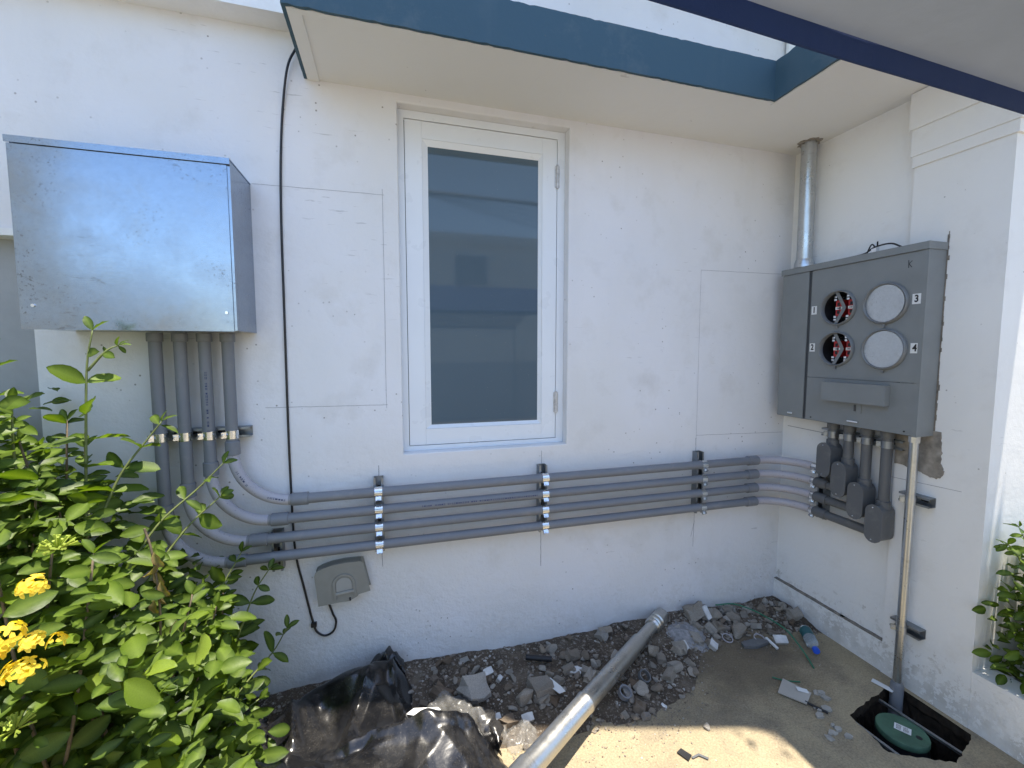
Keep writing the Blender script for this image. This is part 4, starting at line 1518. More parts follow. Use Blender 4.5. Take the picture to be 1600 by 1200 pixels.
# noticeable pieces first
put_rock(0.312, 1.71, 0.115, ROCKS[12], 'largest tan concrete block in the rubble right of the black plastic', None, (0.5, 0.3, 0.5))
put_rock(0.255, 1.655, 0.075, ROCKS[8], 'flat brownish stone leaning below the largest tan block', None, (1.0, 0.2, 1.4))
put_rock(0.515, 1.63, 0.10, ROCKS[3], 'pale angular concrete lump left of the lying galvanised pipe', None)
put_rock(0.60, 1.665, 0.095, ROCKS[15], 'long narrow concrete fragment left of the lying galvanised pipe', None, (0.1, 0.1, 0.2))
put_rock(1.02, 1.555, 0.085, ROCKS[0], 'large grey concrete lump right of the lying galvanised pipe', None)
put_rock(0.735, 1.885, 0.075, ROCKS[5], 'rounded grey lump at the wall foot left of the pipe end', None)
put_rock(1.585, 1.905, 0.11, ROCKS[13], 'brown concrete block against the wall right of the pipe end', None, (0.9, 0.1, 0.3))
put_rock(1.70, 1.885, 0.095, ROCKS[1], 'light grey rough lump beside the white tile against the wall', None)
put_rock(1.745, 1.765, 0.11, ROCKS[6], 'pale crumbling mortar lump between the two thin rings', None)
put_rock(1.79, 1.86, 0.085, ROCKS[2], 'tan stone in the corner rubble behind the pale mortar lump', None)
put_rock(1.19, 1.72, 0.10, ROCKS[4], 'tan rock just right of the lying pipe near its far end', None)
put_rock(0.178, 1.74, 0.075, ROCKS[14], 'whitish plaster piece nearest the black plastic sheet', None)
put_rock(1.185, 1.335, 0.035, ROCKS[7], 'single pebble on bare concrete at the sunlit edge', None)
cnt = 0
mastA, mastB = Vector((1.358, 1.896)), Vector((0.344, 1.218))
while cnt < 276:
    x = rnd.uniform(0.04, 2.15)
    y = yb(x) + (YW - 0.02 - yb(x)) * rnd.random() ** 0.85 - 0.01
    dens = 0.45
    if 0.42 < x < 1.35 and y < 1.74:
        dens = 1.0
    if 1.35 < x < 1.6 and y < 1.75:
        dens = 0.2
    if x < 1.15 and y > 1.84:
        dens = 0.14
    if rnd.random() > dens:
        continue
    s = 0.022 + 0.046 * rnd.random() ** 1.9
    d = Vector((x, y)) - mastA
    u = (mastB - mastA).normalized()
    if abs(d.x * u.y - d.y * u.x) < 0.03 + s * .5 and s > 0.03:
        continue
    put_rock(x, y, s)
    cnt += 1

# gravel and crumbs: one object
ico = [(0, 0, 1), (.89, 0, .45), (.28, .85, .45), (-.72, .53, .45), (-.72, -.53, .45), (.28, -.85, .45), (.72, .53, -.45), (-.28, .85, -.45), (-.89, 0, -.45), (-.28, -.85, -.45), (.72, -.53, -.45), (0, 0, -1)]
icf = [(0, 1, 2), (0, 2, 3), (0, 3, 4), (0, 4, 5), (0, 5, 1), (1, 6, 2), (2, 7, 3), (3, 8, 4), (4, 9, 5), (5, 10, 1), (2, 6, 7), (3, 7, 8), (4, 8, 9), (5, 9, 10), (1, 10, 6), (11, 7, 6), (11, 8, 7), (11, 9, 8), (11, 10, 9), (11, 6, 10)]
v, f = [], []


def crumb(x, y, s, z=None):
    k = len(v)
    rz = rnd.uniform(0, 6.3)
    ca, sa = math.cos(rz), math.sin(rz)
    a, b, c = s * rnd.uniform(.6, 1.2), s * rnd.uniform(.5, 1), s * rnd.uniform(.4, .8)
    z = hs(x, y) + c * 0.5 if z is None else z
    for p in ico:
        j = rnd.uniform(.75, 1.2)
        px, py, pz = p[0] * a * j, p[1] * b * j, p[2] * c * j
        v.append((x + px * ca - py * sa, y + px * sa + py * ca, z + pz))
    f.extend([(i + k, j + k, l + k) for i, j, l in icf])


for _ in range(9500):
    x = rnd.uniform(-0.70, 2.17)
    y = yb(x) + (YW - yb(x)) * rnd.random() ** 0.9
    crumb(x, y, 0.0012 + 0.0105 * rnd.random() ** 3)
for _ in range(900):     # spill onto the concrete
    x = rnd.uniform(0.2, 2.15)
    y = yb(x) - abs(rnd.gauss(0, 0.07))
    crumb(x, y, 0.001 + 0.004 * rnd.random() ** 2, 0.001)
for _ in range(500):     # heap of pale cutting dust beside the pipe end
    a, r_ = rnd.uniform(0, 6.3), abs(rnd.gauss(0, 0.06))
    x, y = 1.45 + r_ * math.cos(a) * 1.2, 1.80 + r_ * math.sin(a)
    if y < YW - .01:
        crumb(x, y, 0.002 + 0.006 * rnd.random() ** 2, hs(x, y) + max(0, 0.025 - r_ * .3) * rnd.random())
for _ in range(260):
    x, y = rnd.uniform(0.8, 2.1), rnd.uniform(1.0, 1.5)
    if x > 1.7 and 0.92 < y < 1.34:
        continue
    crumb(x, y, 0.0012 + 0.003 * rnd.random() ** 3, 0.001)
gr = mesh_obj('gravel', v, f, M['gravel'])
gr['kind'] = 'stuff'
tag(gr, 'fine gravel and crumbs strewn over the soil', 'gravel')

# pale dust cone
v, f = [], []
for j in range(9):
    for i in range(28):
        t = 2 * math.pi * i / 28
        r_ = j / 8 * (0.105 + 0.02 * mnoise.noise(Vector((math.cos(t) * 2, math.sin(t) * 2, 4))))
        x, y = 1.45 + r_ * math.cos(t) * 1.15, min(YW - 0.004, 1.80 + r_ * math.sin(t))
        v.append((x, y, max(hs(x, y), 0) + 0.034 * (1 - j / 8) ** 1.2 + 0.004 * mnoise.noise(Vector((x * 60, y * 60, 0))) - (0.004 if j == 8 else 0)))
for j in range(8):
    for i in range(28):
        f.append((j * 28 + i, j * 28 + (i + 1) % 28, (j + 1) * 28 + (i + 1) % 28, (j + 1) * 28 + i))
M['dust'] = m_plain('cutting_dust', (0.27, 0.265, 0.265), 0.95, var=0.3, bump=1.0, bscale=120, vscale=60, spec=0.1)
du = mesh_obj('dust_pile', v, f, M['dust'], None, True)
du['kind'] = 'stuff'
tag(du, 'small pale grey heap of cutting dust beside the pipe end', 'dust')

# ------------------------------------------------------------------ broken white tiles and other litter
tiles = [(0.396, 1.799, 0.052, 0.036, 0.4, 0.35, 'white tile piece at the top of the rubble near the black plastic'),
         (0.505, 1.554, 0.058, 0.040, 0.25, 0.1, 'white square tile piece near the sunlit edge left of the pipe'),
         (0.789, 1.717, 0.062, 0.040, 0.3, -0.5, 'white rectangular tile piece just left of the lying pipe'),
         (1.643, 1.885, 0.040, 0.085, 0.9, 0.25, 'white tile piece standing upright against the main wall'),
         (1.551, 1.721, 0.070, 0.048, 0.45, 0.75, 'white tile piece lying at the bare concrete edge below the upright tile'),
         (1.905, 1.655, 0.080, 0.050, 0.45, -0.35, 'white tile piece nearest the plastic bottle'),
         (1.372, 1.715, 0.034, 0.050, 0.8, 0.4, 'small white tile piece below the pale dust heap'),
         (0.387, 1.581, 0.026, 0.026, 0.5, 0.2, 'tiny white tile chip near the clear plastic'),
         (0.44, 1.76, 0.030, 0.022, 0.5, 0.9, 'tiny white tile chip beside the topmost tile piece')]
for x, y, a, b, tilt, rz, lab in tiles:
    a, b = a * .82, b * .82
    t = thing('broken_tile', lab, 'tile', (x, y, hs(x, y)), 'broken white tiles in the rubble')
    bm = bmesh.new()
    out = [(-a / 2, -b / 2), (a * .45, -b / 2 * .9), (a / 2, b * .42), (a * .1, b / 2), (-a * .48, b * .45)]
    prism(bm, out, 0.0002, 0.005, 2)
    mt = Matrix.Translation((x, y, hs(x, y) + 0.012 + 0.5 * b * math.sin(tilt))) @ Matrix.Rotation(rz, 4, 'Z') @ Matrix.Rotation(tilt, 4, 'X')
    bmesh.ops.transform(bm, matrix=mt, verts=bm.verts[:])
    finish(bm, 'glaze', M['tile'], t, 0.0008)
    bm = bmesh.new()
    prism(bm, [(p[0] * .97, p[1] * .97) for p in out], -0.018, 0.0, 2)
    bmesh.ops.transform(bm, matrix=mt, verts=bm.verts[:])
    finish(bm, 'mortar', M['tile_back'], t, 0.001)


def ring(name, lab, x, y, r0, r1, h, tilt, rz, mat, z=None):
    bm = bmesh.new()
    prof = [(r0, 0), (r1, 0), (r1, h), (r0, h)]
    rings = [[bm.verts.new((r * math.cos(t), r * math.sin(t), z_)) for t in [2 * math.pi * k / 28 for k in range(28)]] for r, z_ in prof]
    for i in range(4):
        a, b = rings[i], rings[(i + 1) % 4]
        for k in range(28):
            bm.faces.new((a[k], a[(k + 1) % 28], b[(k + 1) % 28], b[k]))
    zz = (hs(x, y) if z is None else z) + r1 * math.sin(tilt) * 0.8 + 0.006
    bmesh.ops.transform(bm, matrix=Matrix.Translation((x, y, zz)) @ Matrix.Rotation(rz, 4, 'Z') @ Matrix.Rotation(tilt, 4, 'X'), verts=bm.verts[:])
    o = finish(bm, name, M[mat], None, auto=40)
    return tag(o, lab, 'ring', 'plastic pipe rings in the rubble')


ring('pipe_ring', 'grey plastic pipe ring right of the lying pipe, upper of the two thick ones', 1.065, 1.60, 0.022, 0.027, 0.02, 0.6, 0.3, 'pvc_dark')
ring('pipe_ring', 'grey plastic pipe ring right of the lying pipe, lower of the two thick ones', 0.935, 1.545, 0.022, 0.0275, 0.026, 0.45, 0.2, 'pvc')
ring('pipe_ring', 'thin grey ring left of the pale mortar lump', 1.655, 1.745, 0.024, 0.027, 0.006, 0.3, 0, 'pvc_elbow')
ring('pipe_ring', 'thin pale ring right of the pale mortar lump', 1.815, 1.70, 0.024, 0.027, 0.006, 0.25, 0, 'pvc_elbow')
# bottle
bt = thing('plastic_bottle', 'small clear plastic bottle with blue cap lying by the side wall', 'bottle', (2.02, 1.60, 0.03))
pa, pe = Vector((2.075, 1.665, 0.036)), Vector((1.985, 1.525, 0.030))
dv = (pe - pa).normalized()
L = (pe - pa).length


def lathe_along(prof, name, mat, par):
    bm = bmesh.new()
    tube(bm, [pa + dv * (t * L) for t, r in prof], [r for t, r in prof], 20)
    return finish(bm, name, M[mat], par, auto=50)


lathe_along([(0.0, .022), (.03, .029), (.36, .029), (.46, .029), (.5, .027), (.55, .029), (.68, .027), (.80, .016), (.87, .0125), (.88, .0125)], 'body', 'bottle', bt)
lathe_along([(.881, .0145), (.89, .0155), (.99, .0155), (1.0, .0145)], 'cap', 'bottle_cap', bt)
bm = bmesh.new()
tube(bm, [pa + dv * (t * L) for t in (.08, .10, .40, .42)], [.0292, .0296, .0296, .0292], 20, False)
finish(bm, 'label_band', M['bottle_label'], bt, auto=50)
# green string
o = pipe('string', spline([(1.74, 1.93, .07), (1.84, 1.91, .072), (1.90, 1.84, .07), (1.93, 1.77, .065), (1.96, 1.68, .05), (1.95, 1.60, .03), (1.93, 1.53, .012), (1.90, 1.47, .004)], 8), 0.0038, M['string'], None, 8)
tag(o, 'green nylon string trailing from the corner rubble past the bottle', 'string')
o = pipe('string', spline([(1.66, 1.475, .006), (1.70, 1.445, .004), (1.76, 1.42, .004)], 6), 0.0028, M['string'], None, 8)
tag(o, 'short green string at the tip of the grey cardboard scrap', 'string')
# cardboard scrap with tag and rod
cd = thing('cardboard_scrap', 'grey cardboard wedge with a white tag lying on the concrete', 'cardboard', (1.68, 1.38, 0))
bm = bmesh.new()
prism(bm, [(1.695, 1.452), (1.605, 1.395), (1.668, 1.312), (1.742, 1.352)], 0.006, 0.011, 2)
finish(bm, 'sheet', M['card'], cd, 0.001)
bm = bmesh.new()
bx(bm, (-0.022, -0.012, 0), (0.022, 0.012, 0.0012))
bmesh.ops.transform(bm, matrix=Matrix.Translation((1.715, 1.372, 0.013)) @ Matrix.Rotation(-0.5, 4, 'Z') @ Matrix.Rotation(0.12, 4, 'Y'), verts=bm.verts[:])
finish(bm, 'white_tag', M['sticker'], cd)
o = pipe('rod', [(1.675, 1.325, .008), (1.715, 1.255, .006)], 0.005, M['black'], None, 10)
tag(o, 'short black rod poking from under the cardboard scrap', 'rod')


def scrap(name, lab, cat, out, z0, z1, mat, rot=None):
    bm = bmesh.new()
    prism(bm, out, z0, z1, 2)
    o = finish(bm, name, M[mat], None, 0.0008)
    return tag(o, lab, cat)


scrap('paper_scrap', 'white paper strip beside the galvanised riser at the pit edge', 'paper', [(2.098, 1.345), (2.072, 1.335), (2.092, 1.262), (2.118, 1.268)], 0.004, 0.006, 'sticker')
scrap('paper_scrap', 'white torn label with black print among the rubble left of the pipe', 'paper', [(0.625, 1.69), (0.655, 1.695), (0.685, 1.63), (0.69, 1.605), (0.66, 1.60), (0.64, 1.64)], 0.052, 0.0535, 'sticker')
scrap('plastic_chip', 'dark plastic chip on the sunlit concrete', 'chip', [(1.00, 1.275), (1.025, 1.285), (1.045, 1.25), (1.02, 1.235)], 0.003, 0.007, 'black')
scrap('plastic_chip', 'short grey strip beside the dark chip on sunlit concrete', 'chip', [(1.04, 1.245), (1.075, 1.25), (1.10, 1.225), (1.092, 1.22), (1.07, 1.242), (1.042, 1.238)], 0.003, 0.006, 'pvc_dark')
scrap('cross_spacer', 'white stick lying beside the tile near the bottle', 'stick', [(1.842, 1.69), (1.854, 1.69), (1.842, 1.61), (1.83, 1.61)], 0.012, 0.020, 'sticker')
scrap('slate_offcut', 'flat dark slab at the edge of the corner rubble', 'slab', [(1.70, 1.70), (1.80, 1.705), (1.855, 1.665), (1.75, 1.65), (1.69, 1.67)], 0.002, 0.016, 'pvc_dark')
bm = bmesh.new()
tube(bm, [(0.82, 1.816, hs(.82, 1.816) + .004), (0.822, 1.812, hs(.82, 1.816) + .018)], [.0145, .013], 18)
o = finish(bm, 'bottle_cap', M['white'], None, 0.001, auto=40)
tag(o, 'round white bottle cap on the dark soil left of the pipe', 'cap')
o = pipe('rod', [(0.585, 1.835, .062), (0.70, 1.795, .058)], 0.012, M['black'], None, 12)
tag(o, 'short black pipe offcut half buried in soil near the wall', 'pipe offcut')
bm = bmesh.new()
tube(bm, [(1.085, 1.475, .002), (1.087, 1.475, .006)], [.013, .012], 16)
o = finish(bm, 'bottle_cap', M['white'], None, auto=40)
tag(o, 'tiny white disc on bare concrete right of the gravel', 'cap')

for k in range(15):
    a_ = rnd.uniform(0, 6.3)
    cx_, cy_ = rnd.choice(((1.70, 1.24), (1.74, 1.30), (1.66, 1.17), (1.80, 1.31), (1.90, 1.33)))
    cx_, cy_ = cx_ + rnd.uniform(-.05, .04), cy_ + rnd.uniform(-.03, .05)
    r_ = rnd.uniform(.008, .022)
    o = scrap('concrete_flake', 'thin grey concrete flake on the ground at the pit edge', 'flake', [(cx_ + r_ * rnd.uniform(.6, 1.2) * math.cos(a_ + t), cy_ + r_ * rnd.uniform(.5, 1) * math.sin(a_ + t)) for t in (0, 1.1, 2.3, 3.4, 4.6)], 0.0006, rnd.uniform(.004, .010), 'tile_back')
    o['group'] = 'concrete flakes at the pit edge'
# ------------------------------------------------------------------ lying galvanised mast
ms = thing('steel_mast', 'long galvanised pipe with couplings lying aslant across the rubble', 'pipe', (1.358, 1.896, 0.06))
A, B = Vector((1.385, 1.925, 0.072)), Vector((0.20, 1.105, 0.150))
D = (B - A)


def mp_(t):
    return A + D * t


def seg(name, prof, mat='galv_mast'):
    bm = bmesh.new()
    tube(bm, [mp_(t) for t, r in prof], [r for t, r in prof], 28)
    return finish(bm, name, M[mat], ms, auto=40)


seg('inner_pipe', [(0.07, .0295), (0.245, .0295)])
seg('end_collar', [(-0.005, .037), (0.0, .041), (0.052, .041), (0.055, .034), (0.066, .034), (0.069, .041), (0.076, .041), (0.079, .034), (0.088, .034), (0.090, .040), (0.097, .033)])
bm = bmesh.new()
tube(bm, [mp_(0.19), mp_(0.235)], 0.0375, 28, False)
seg('outer_pipe', [(0.205, .0355), (0.208, .0365), (0.60, .0365)])
bm.free()
seg('coupling', [(0.560, .0375), (0.563, .0405), (0.572, .0405), (0.575, .0380), (0.86, .0380)])
seg('coupling', [(0.822, .0385), (0.825, .0425), (0.900, .0425), (0.905, .0450), (0.925, .0450), (0.93, .0400)])
seg('outer_pipe', [(0.93, .038), (1.10, .038)])

# ------------------------------------------------------------------ pit contents: valve box, rails
vb = thing('valve_box', 'round green lidded valve box standing in the dug pit', 'valve box', (1.962, 1.14, -0.2))
VC = (1.962, 1.140)


def rev(name, prof, mat, par, n=40):
    bm = bmesh.new()
    tube(bm, [(VC[0], VC[1], z) for r, z in prof], [r for r, z in prof], n)
    return finish(bm, name, M[mat], par, auto=40)


rev('barrel', [(0.100, -0.24), (0.084, -0.062), (0.082, -0.05)], 'black', vb)
lid = rev('lid', [(0.082, -0.0495), (0.0845, -0.047), (0.0845, -0.030), (0.082, -0.027)], 'green_lid', vb)
bm = bmesh.new()
prism(bm, circle(1.985, 1.095, 0.0105, 18), -0.0272, -0.0262, 2)
finish(bm, 'finger_hole', M['black'], vb)
LM = Matrix.Translation((1.968, 1.142, -0.0262)) @ Matrix.Rotation(-1.05, 4, 'Z')
bm = bmesh.new()
bx(bm, (-0.026, -0.019, 0), (0.026, 0.019, 0.0006))
bmesh.ops.transform(bm, matrix=LM, verts=bm.verts[:])
finish(bm, 'lid_sticker', M['sticker'], vb)
bm = bmesh.new()
for k in range(7):
    for c0, c1 in ((-0.020, -0.003), (0.002, 0.020)):
        x = c0
        while x < c1 - .004:
            w = rnd.uniform(.002, .006)
            vs = [bm.verts.new(LM @ Vector(p)) for p in ((x, -.014 + k * .0042, .0009), (x + w, -.014 + k * .0042, .0009), (x + w, -.0118 + k * .0042, .0009), (x, -.0118 + k * .0042, .0009))]
            bm.faces.new(vs)
            x += w + .0015
finish(bm, 'sticker_print', M['ink'], vb)
for a, b, lab in (((1.785, 1.215, -.012), (1.80, 0.99, -.012), 'narrow steel rail along the near edge of the pit'), ((2.03, 1.29, -.030), (2.06, 0.985, -.030), 'thin steel rail behind the green lid in the pit')):
    bm = bmesh.new()
    a, b = Vector(a), Vector(b)
    d = (b - a).normalized()
    sd = Vector((d.y, -d.x, 0)) * 0.006
    up = Vector((0, 0, .010))
    vs = [bm.verts.new(q) for q in (a - sd, a + sd, a + sd + up, a - sd + up, b - sd, b + sd, b + sd + up, b - sd + up)]
    for fc in ((0, 1, 2, 3), (7, 6, 5, 4), (0, 4, 5, 1), (1, 5, 6, 2), (2, 6, 7, 3), (3, 7, 4, 0)):
        bm.faces.new([vs[i] for i in fc])
    o = finish(bm, 'steel_rail', M['strut'], None, 0.001)
    tag(o, lab, 'rail')

# ------------------------------------------------------------------ crumpled sheets
def tri(t):
    t = t - math.floor(t)
    return abs(2 * t - 1)


def facets(x, y, seed, levels):
    """sum of bent triangular waves: flat planes meeting in sharp creases"""
    r = random.Random(seed)
    h = 0.0
    for wl, amp, n in levels:
        for k in range(n):
            a, ph = r.uniform(0, math.pi), r.random() * 7
            wx = x + wl * 0.55 * mnoise.noise(Vector((x / wl * .7 + ph, y / wl * .7, k)))
            wy = y + wl * 0.55 * mnoise.noise(Vector((x / wl * .7, y / wl * .7 + ph, k + 9)))
            m = 0.35 + 0.65 * max(0, min(1, .5 + mnoise.noise(Vector((x / wl * .5 + 3 * ph, y / wl * .5, k + 4)))))
            h += amp * m * (tri((wx * math.cos(a) + wy * math.sin(a)) / wl + ph) - .5) / math.sqrt(n)
    return h


def inside_dist(poly, x, y):
    """distance to polygon border, positive inside"""
    d, c = 1e9, False
    for (ax, ay), (bx_, by_) in zip(poly, poly[1:] + poly[:1]):
        vx, vy = bx_ - ax, by_ - ay
        t = max(0, min(1, ((x - ax) * vx + (y - ay) * vy) / (vx * vx + vy * vy)))
        d = min(d, math.hypot(x - ax - t * vx, y - ay - t * vy))
        if (ay > y) != (by_ > y) and x < ax + vx * (y - ay) / vy:
            c = not c
    return d if c else -d


def crumpled(name, poly, height, seed, levels, mat, label, cat, step=0.0085, ridges=(), rise=0.10, lift=0.004):
    x0, x1 = min(p[0] for p in poly), max(p[0] for p in poly)
    y0, y1 = min(p[1] for p in poly), max(p[1] for p in poly)
    nx, ny = int((x1 - x0) / step) + 1, int((y1 - y0) / step) + 1
    idx, v, f = {}, [], []
    for i in range(nx + 1):
        for j in range(ny + 1):
            x, y = x0 + i * step, y0 + j * step
            d = inside_dist(poly, x, y) + 0.012 * mnoise.noise(Vector((x * 22, y * 22, seed)))
            if d < 0:
                continue
            e = min(1, d / rise)
            e = e * (2 - e)
            z = height(x, y) * e
            for (ax, ay, bx_, by_, w, hh) in ridges:
                vx, vy = bx_ - ax, by_ - ay
                t = max(0, min(1, ((x - ax) * vx + (y - ay) * vy) / (vx * vx + vy * vy)))
                dd = math.hypot(x - ax - t * vx, y - ay - t * vy)
                z += hh * max(0, 1 - dd / w) ** 1.3 * min(1, d / .03)
            fz = facets(x, y, seed, levels)
            z += fz * (0.25 + 0.75 * e)
            gx = 0.35 * facets(x + .31, y, seed + 1, levels)
            gy = 0.35 * facets(x, y + .27, seed + 2, levels)
            idx[i, j] = len(v)
            v.append((x + gx, min(YW - .006, y + gy), max(lift + .002 * tri(x * 40 + y * 31), z + lift)))
    for (i, j), k in idx.items():
        if (i + 1, j) in idx and (i, j + 1) in idx and (i + 1, j + 1) in idx:
            f.append((k, idx[i + 1, j], idx[i + 1, j + 1], idx[i, j + 1]))
    o = mesh_obj(name, v, f, mat, None, True)
    try:
        o.data.set_sharp_from_angle(angle=R(55))
    except Exception:
        pass
    return tag(o, label, cat)


def bag_h(x, y):
    h = 0.085 + 0.030 * math.sin((x + .6) * 4.2) + 0.02 * math.cos(y * 9)
    h += 0.05 * math.exp(-((x + .08) / .16) ** 2 - ((y - 1.82) / .10) ** 2)
    h += 0.035 * math.exp(-((x - .05) / .25) ** 2 - ((y - 1.50) / .05) ** 2)
    h -= 0.055 * math.exp(-((x + .27) / .06) ** 2 - ((y - 1.66) / .16) ** 2)
    return h


bag_poly = [(-.58, 1.08), (-.57, 1.45), (-.55, 1.72), (-.47, 1.85), (-.33, 1.91), (-.16, 1.93), (-.02, 1.94), (.06, 1.88), (.13, 1.80), (.18, 1.70), (.20, 1.60), (.33, 1.53), (.37, 1.40), (.42, 1.22), (.40, 1.08)]
bag = crumpled('plastic_sheet', bag_poly, bag_h, 3, [(.50, .13, 3), (.24, .045, 2), (.11, .006, 1)], M['bag'],
         'crumpled black plastic sheet heaped on the ground at bottom left', 'plastic sheet', 0.0075,
         [(-.12, 1.80, -.18, 1.55, .035, .03), (-.02, 1.83, .02, 1.58, .03, .035), (-.25, 1.52, .25, 1.49, .04, .03), (-.42, 1.80, -.36, 1.62, .03, .03)])


def flap(a, b, h, lean, seed, taper=.4, base=.06):
    """free fold of film standing off the heap, thin-edged"""
    a, b = Vector((*a, 0)), Vector((*b, 0))
    nu, nv = 44, 18
    d = (b - a).normalized()
    nrm = Vector((-d.y, d.x, 0))
    vv, ff = [], []
    for i in range(nu + 1):
        u = i / nu
        hu = h * (1 - taper * abs(2 * u - 1) ** 2) * (1 + .30 * mnoise.noise(Vector((u * 5, seed, 0))))
        for j in range(nv + 1):
            t = j / nv
            p = a.lerp(b, u * (1 - .25 * t) + .125 * t)
            w = 0.022 * mnoise.noise(Vector((u * 6, t * 1.2, seed))) * (.3 + t) + 0.012 * (tri(u * 3.1 + t * .7 + seed * .37) - .5) + 0.004 * (tri(u * 9 - t * 3 + seed) - .5)
            p = p + nrm * w + Vector((lean[0], lean[1], 0)) * t * t
            z = base + hu * math.sin(min(1.0, t) * 1.75) - (0.02 if j == 0 else 0)
            vv.append((p.x, min(p.y, YW - .005), z))
    for i in range(nu):
        for j in range(nv):
            k = i * (nv + 1) + j
            ff.append((k, k + 1, k + nv + 2, k + nv + 1))
    o = mesh_obj('fold', vv, ff, M['bag'], None, True)
    o.parent = bag
    return o


flap((-.15, 1.885), (.04, 1.865), .10, (.015, .05), 1, .55, .06)
flap((.17, 1.70), (.36, 1.42), .055, (.05, .03), 3, .5, .04)
flap((-.50, 1.80), (-.40, 1.50), .070, (-.06, -.01), 4, .5, .05)
crumpled('clear_film', [(.08, 1.60), (.10, 1.66), (.19, 1.70), (.27, 1.62), (.35, 1.53), (.31, 1.47), (.22, 1.49), (.14, 1.55)], lambda x, y: .115, 8, [(.10, .03, 3), (.035, .014, 3)], M['clear'],
         'small crumpled sheet of dusty clear film beside the black plastic', 'plastic film', 0.005, (), 0.05, .02)
crumpled('clear_film', [(.36, 1.52), (.42, 1.57), (.52, 1.53), (.53, 1.46), (.47, 1.42), (.39, 1.45)], lambda x, y: .03, 15, [(.08, .03, 3), (.03, .012, 3)], M['clear'],
         'scrap of crumpled clear film on the sunlit concrete left of the lying pipe', 'plastic film', 0.005, (), 0.03)
scrap('paper_scrap', 'white paper edge tucked between the black plastic and the clear film', 'paper', [(0.03, 1.60), (0.06, 1.62), (0.15, 1.60), (0.16, 1.585), (0.07, 1.58)], 0.112, 0.114, 'sticker')

# ------------------------------------------------------------------ plants
def leaf_mesh(name, mat, L=1.0, W=0.46, fold=0.10, droop=0.16, wav=0.02, seed=0):
    """leaf along +y from the origin, folded along the midrib"""
    r = random.Random(seed)
    prof = [(0.0, .05), (.10, .36), (.25, .74), (.43, .97), (.60, 1.0), (.76, .86), (.90, .54), (.97, .24), (1.0, .03)]
    v, f, vein = [], [], []
    for t, w in prof:
        z = -droop * t * t
        hw = W / 2 * w
        for sgn in (-1, 0, 1):
            v.append((sgn * hw * L, t * L, (z + (fold * w if sgn else 0) + (r.uniform(-wav, wav) if sgn else 0)) * L))
            vein.append(1.0 if sgn == 0 else 0.0)
    for i in range(len(prof) - 1):
        a = i * 3
        f += [(a, a + 1, a + 4, a + 3), (a + 1, a + 2, a + 5, a + 4)]
    me = bpy.data.meshes.new(name)
    me.from_pydata(v, [], f)
    at = me.attributes.new('vein', 'FLOAT', 'POINT')
    at.data.foreach_set('value', vein)
    me.polygons.foreach_set('use_smooth', [True] * len(me.polygons))
    me.materials.append(mat)
    me.update()
    return me


LEAVES = [leaf_mesh('leaf', M['leaf'], 1, w, fo_, dr, .025, k) for k, (w, fo_, dr) in enumerate(((.50, .10, .14), (.56, .06, .25), (.46, .13, .05), (.60, .08, .18), (.52, .04, .32)))]
LEAF_NEW = leaf_mesh('leaf', M['leaf_new'], 1, .46, .12, .1, .03, 9)
LEAF_DRY = leaf_mesh('leaf', M['leaf_dry'], 1, .40, .22, .5, .10, 11)
LEAF_MASS = [leaf_mesh('leaf', M['leaf_mass'], 1, w, .09, .2, .03, 20 + k) for k, w in enumerate((.46, .52, .42))]


def orient(dirv, upv, roll=0.0):
    d = Vector(dirv).normalized()
    u = Vector(upv)
    x = d.cross(u)
    if x.length < 1e-4:
        x = d.cross(Vector((1, 0, 0)))
    x.normalize()
    z = x.cross(d)
    m = Matrix((x, d, z)).transposed().to_4x4()
    return m @ Matrix.Rotation(roll, 4, 'Y')


def leaf_up():
    return Vector((rnd.gauss(.05, .35), rnd.gauss(-.65, .40), .8))


def add_leaf(par, p, d, s, me=None, up=None, roll=None):
    up = up or leaf_up()
    o = bpy.data.objects.new('leaf', me or rnd.choice(LEAVES))
    o.parent = par
    o.matrix_parent_inverse = Matrix.Translation(-par.location)
    mw = Matrix.Translation(p) @ orient(d, up, rnd.gauss(0, .35) if roll is None else roll) @ Matrix.Scale(s, 4)
    o.matrix_basis = mw
    COL.objects.link(o)
    return o


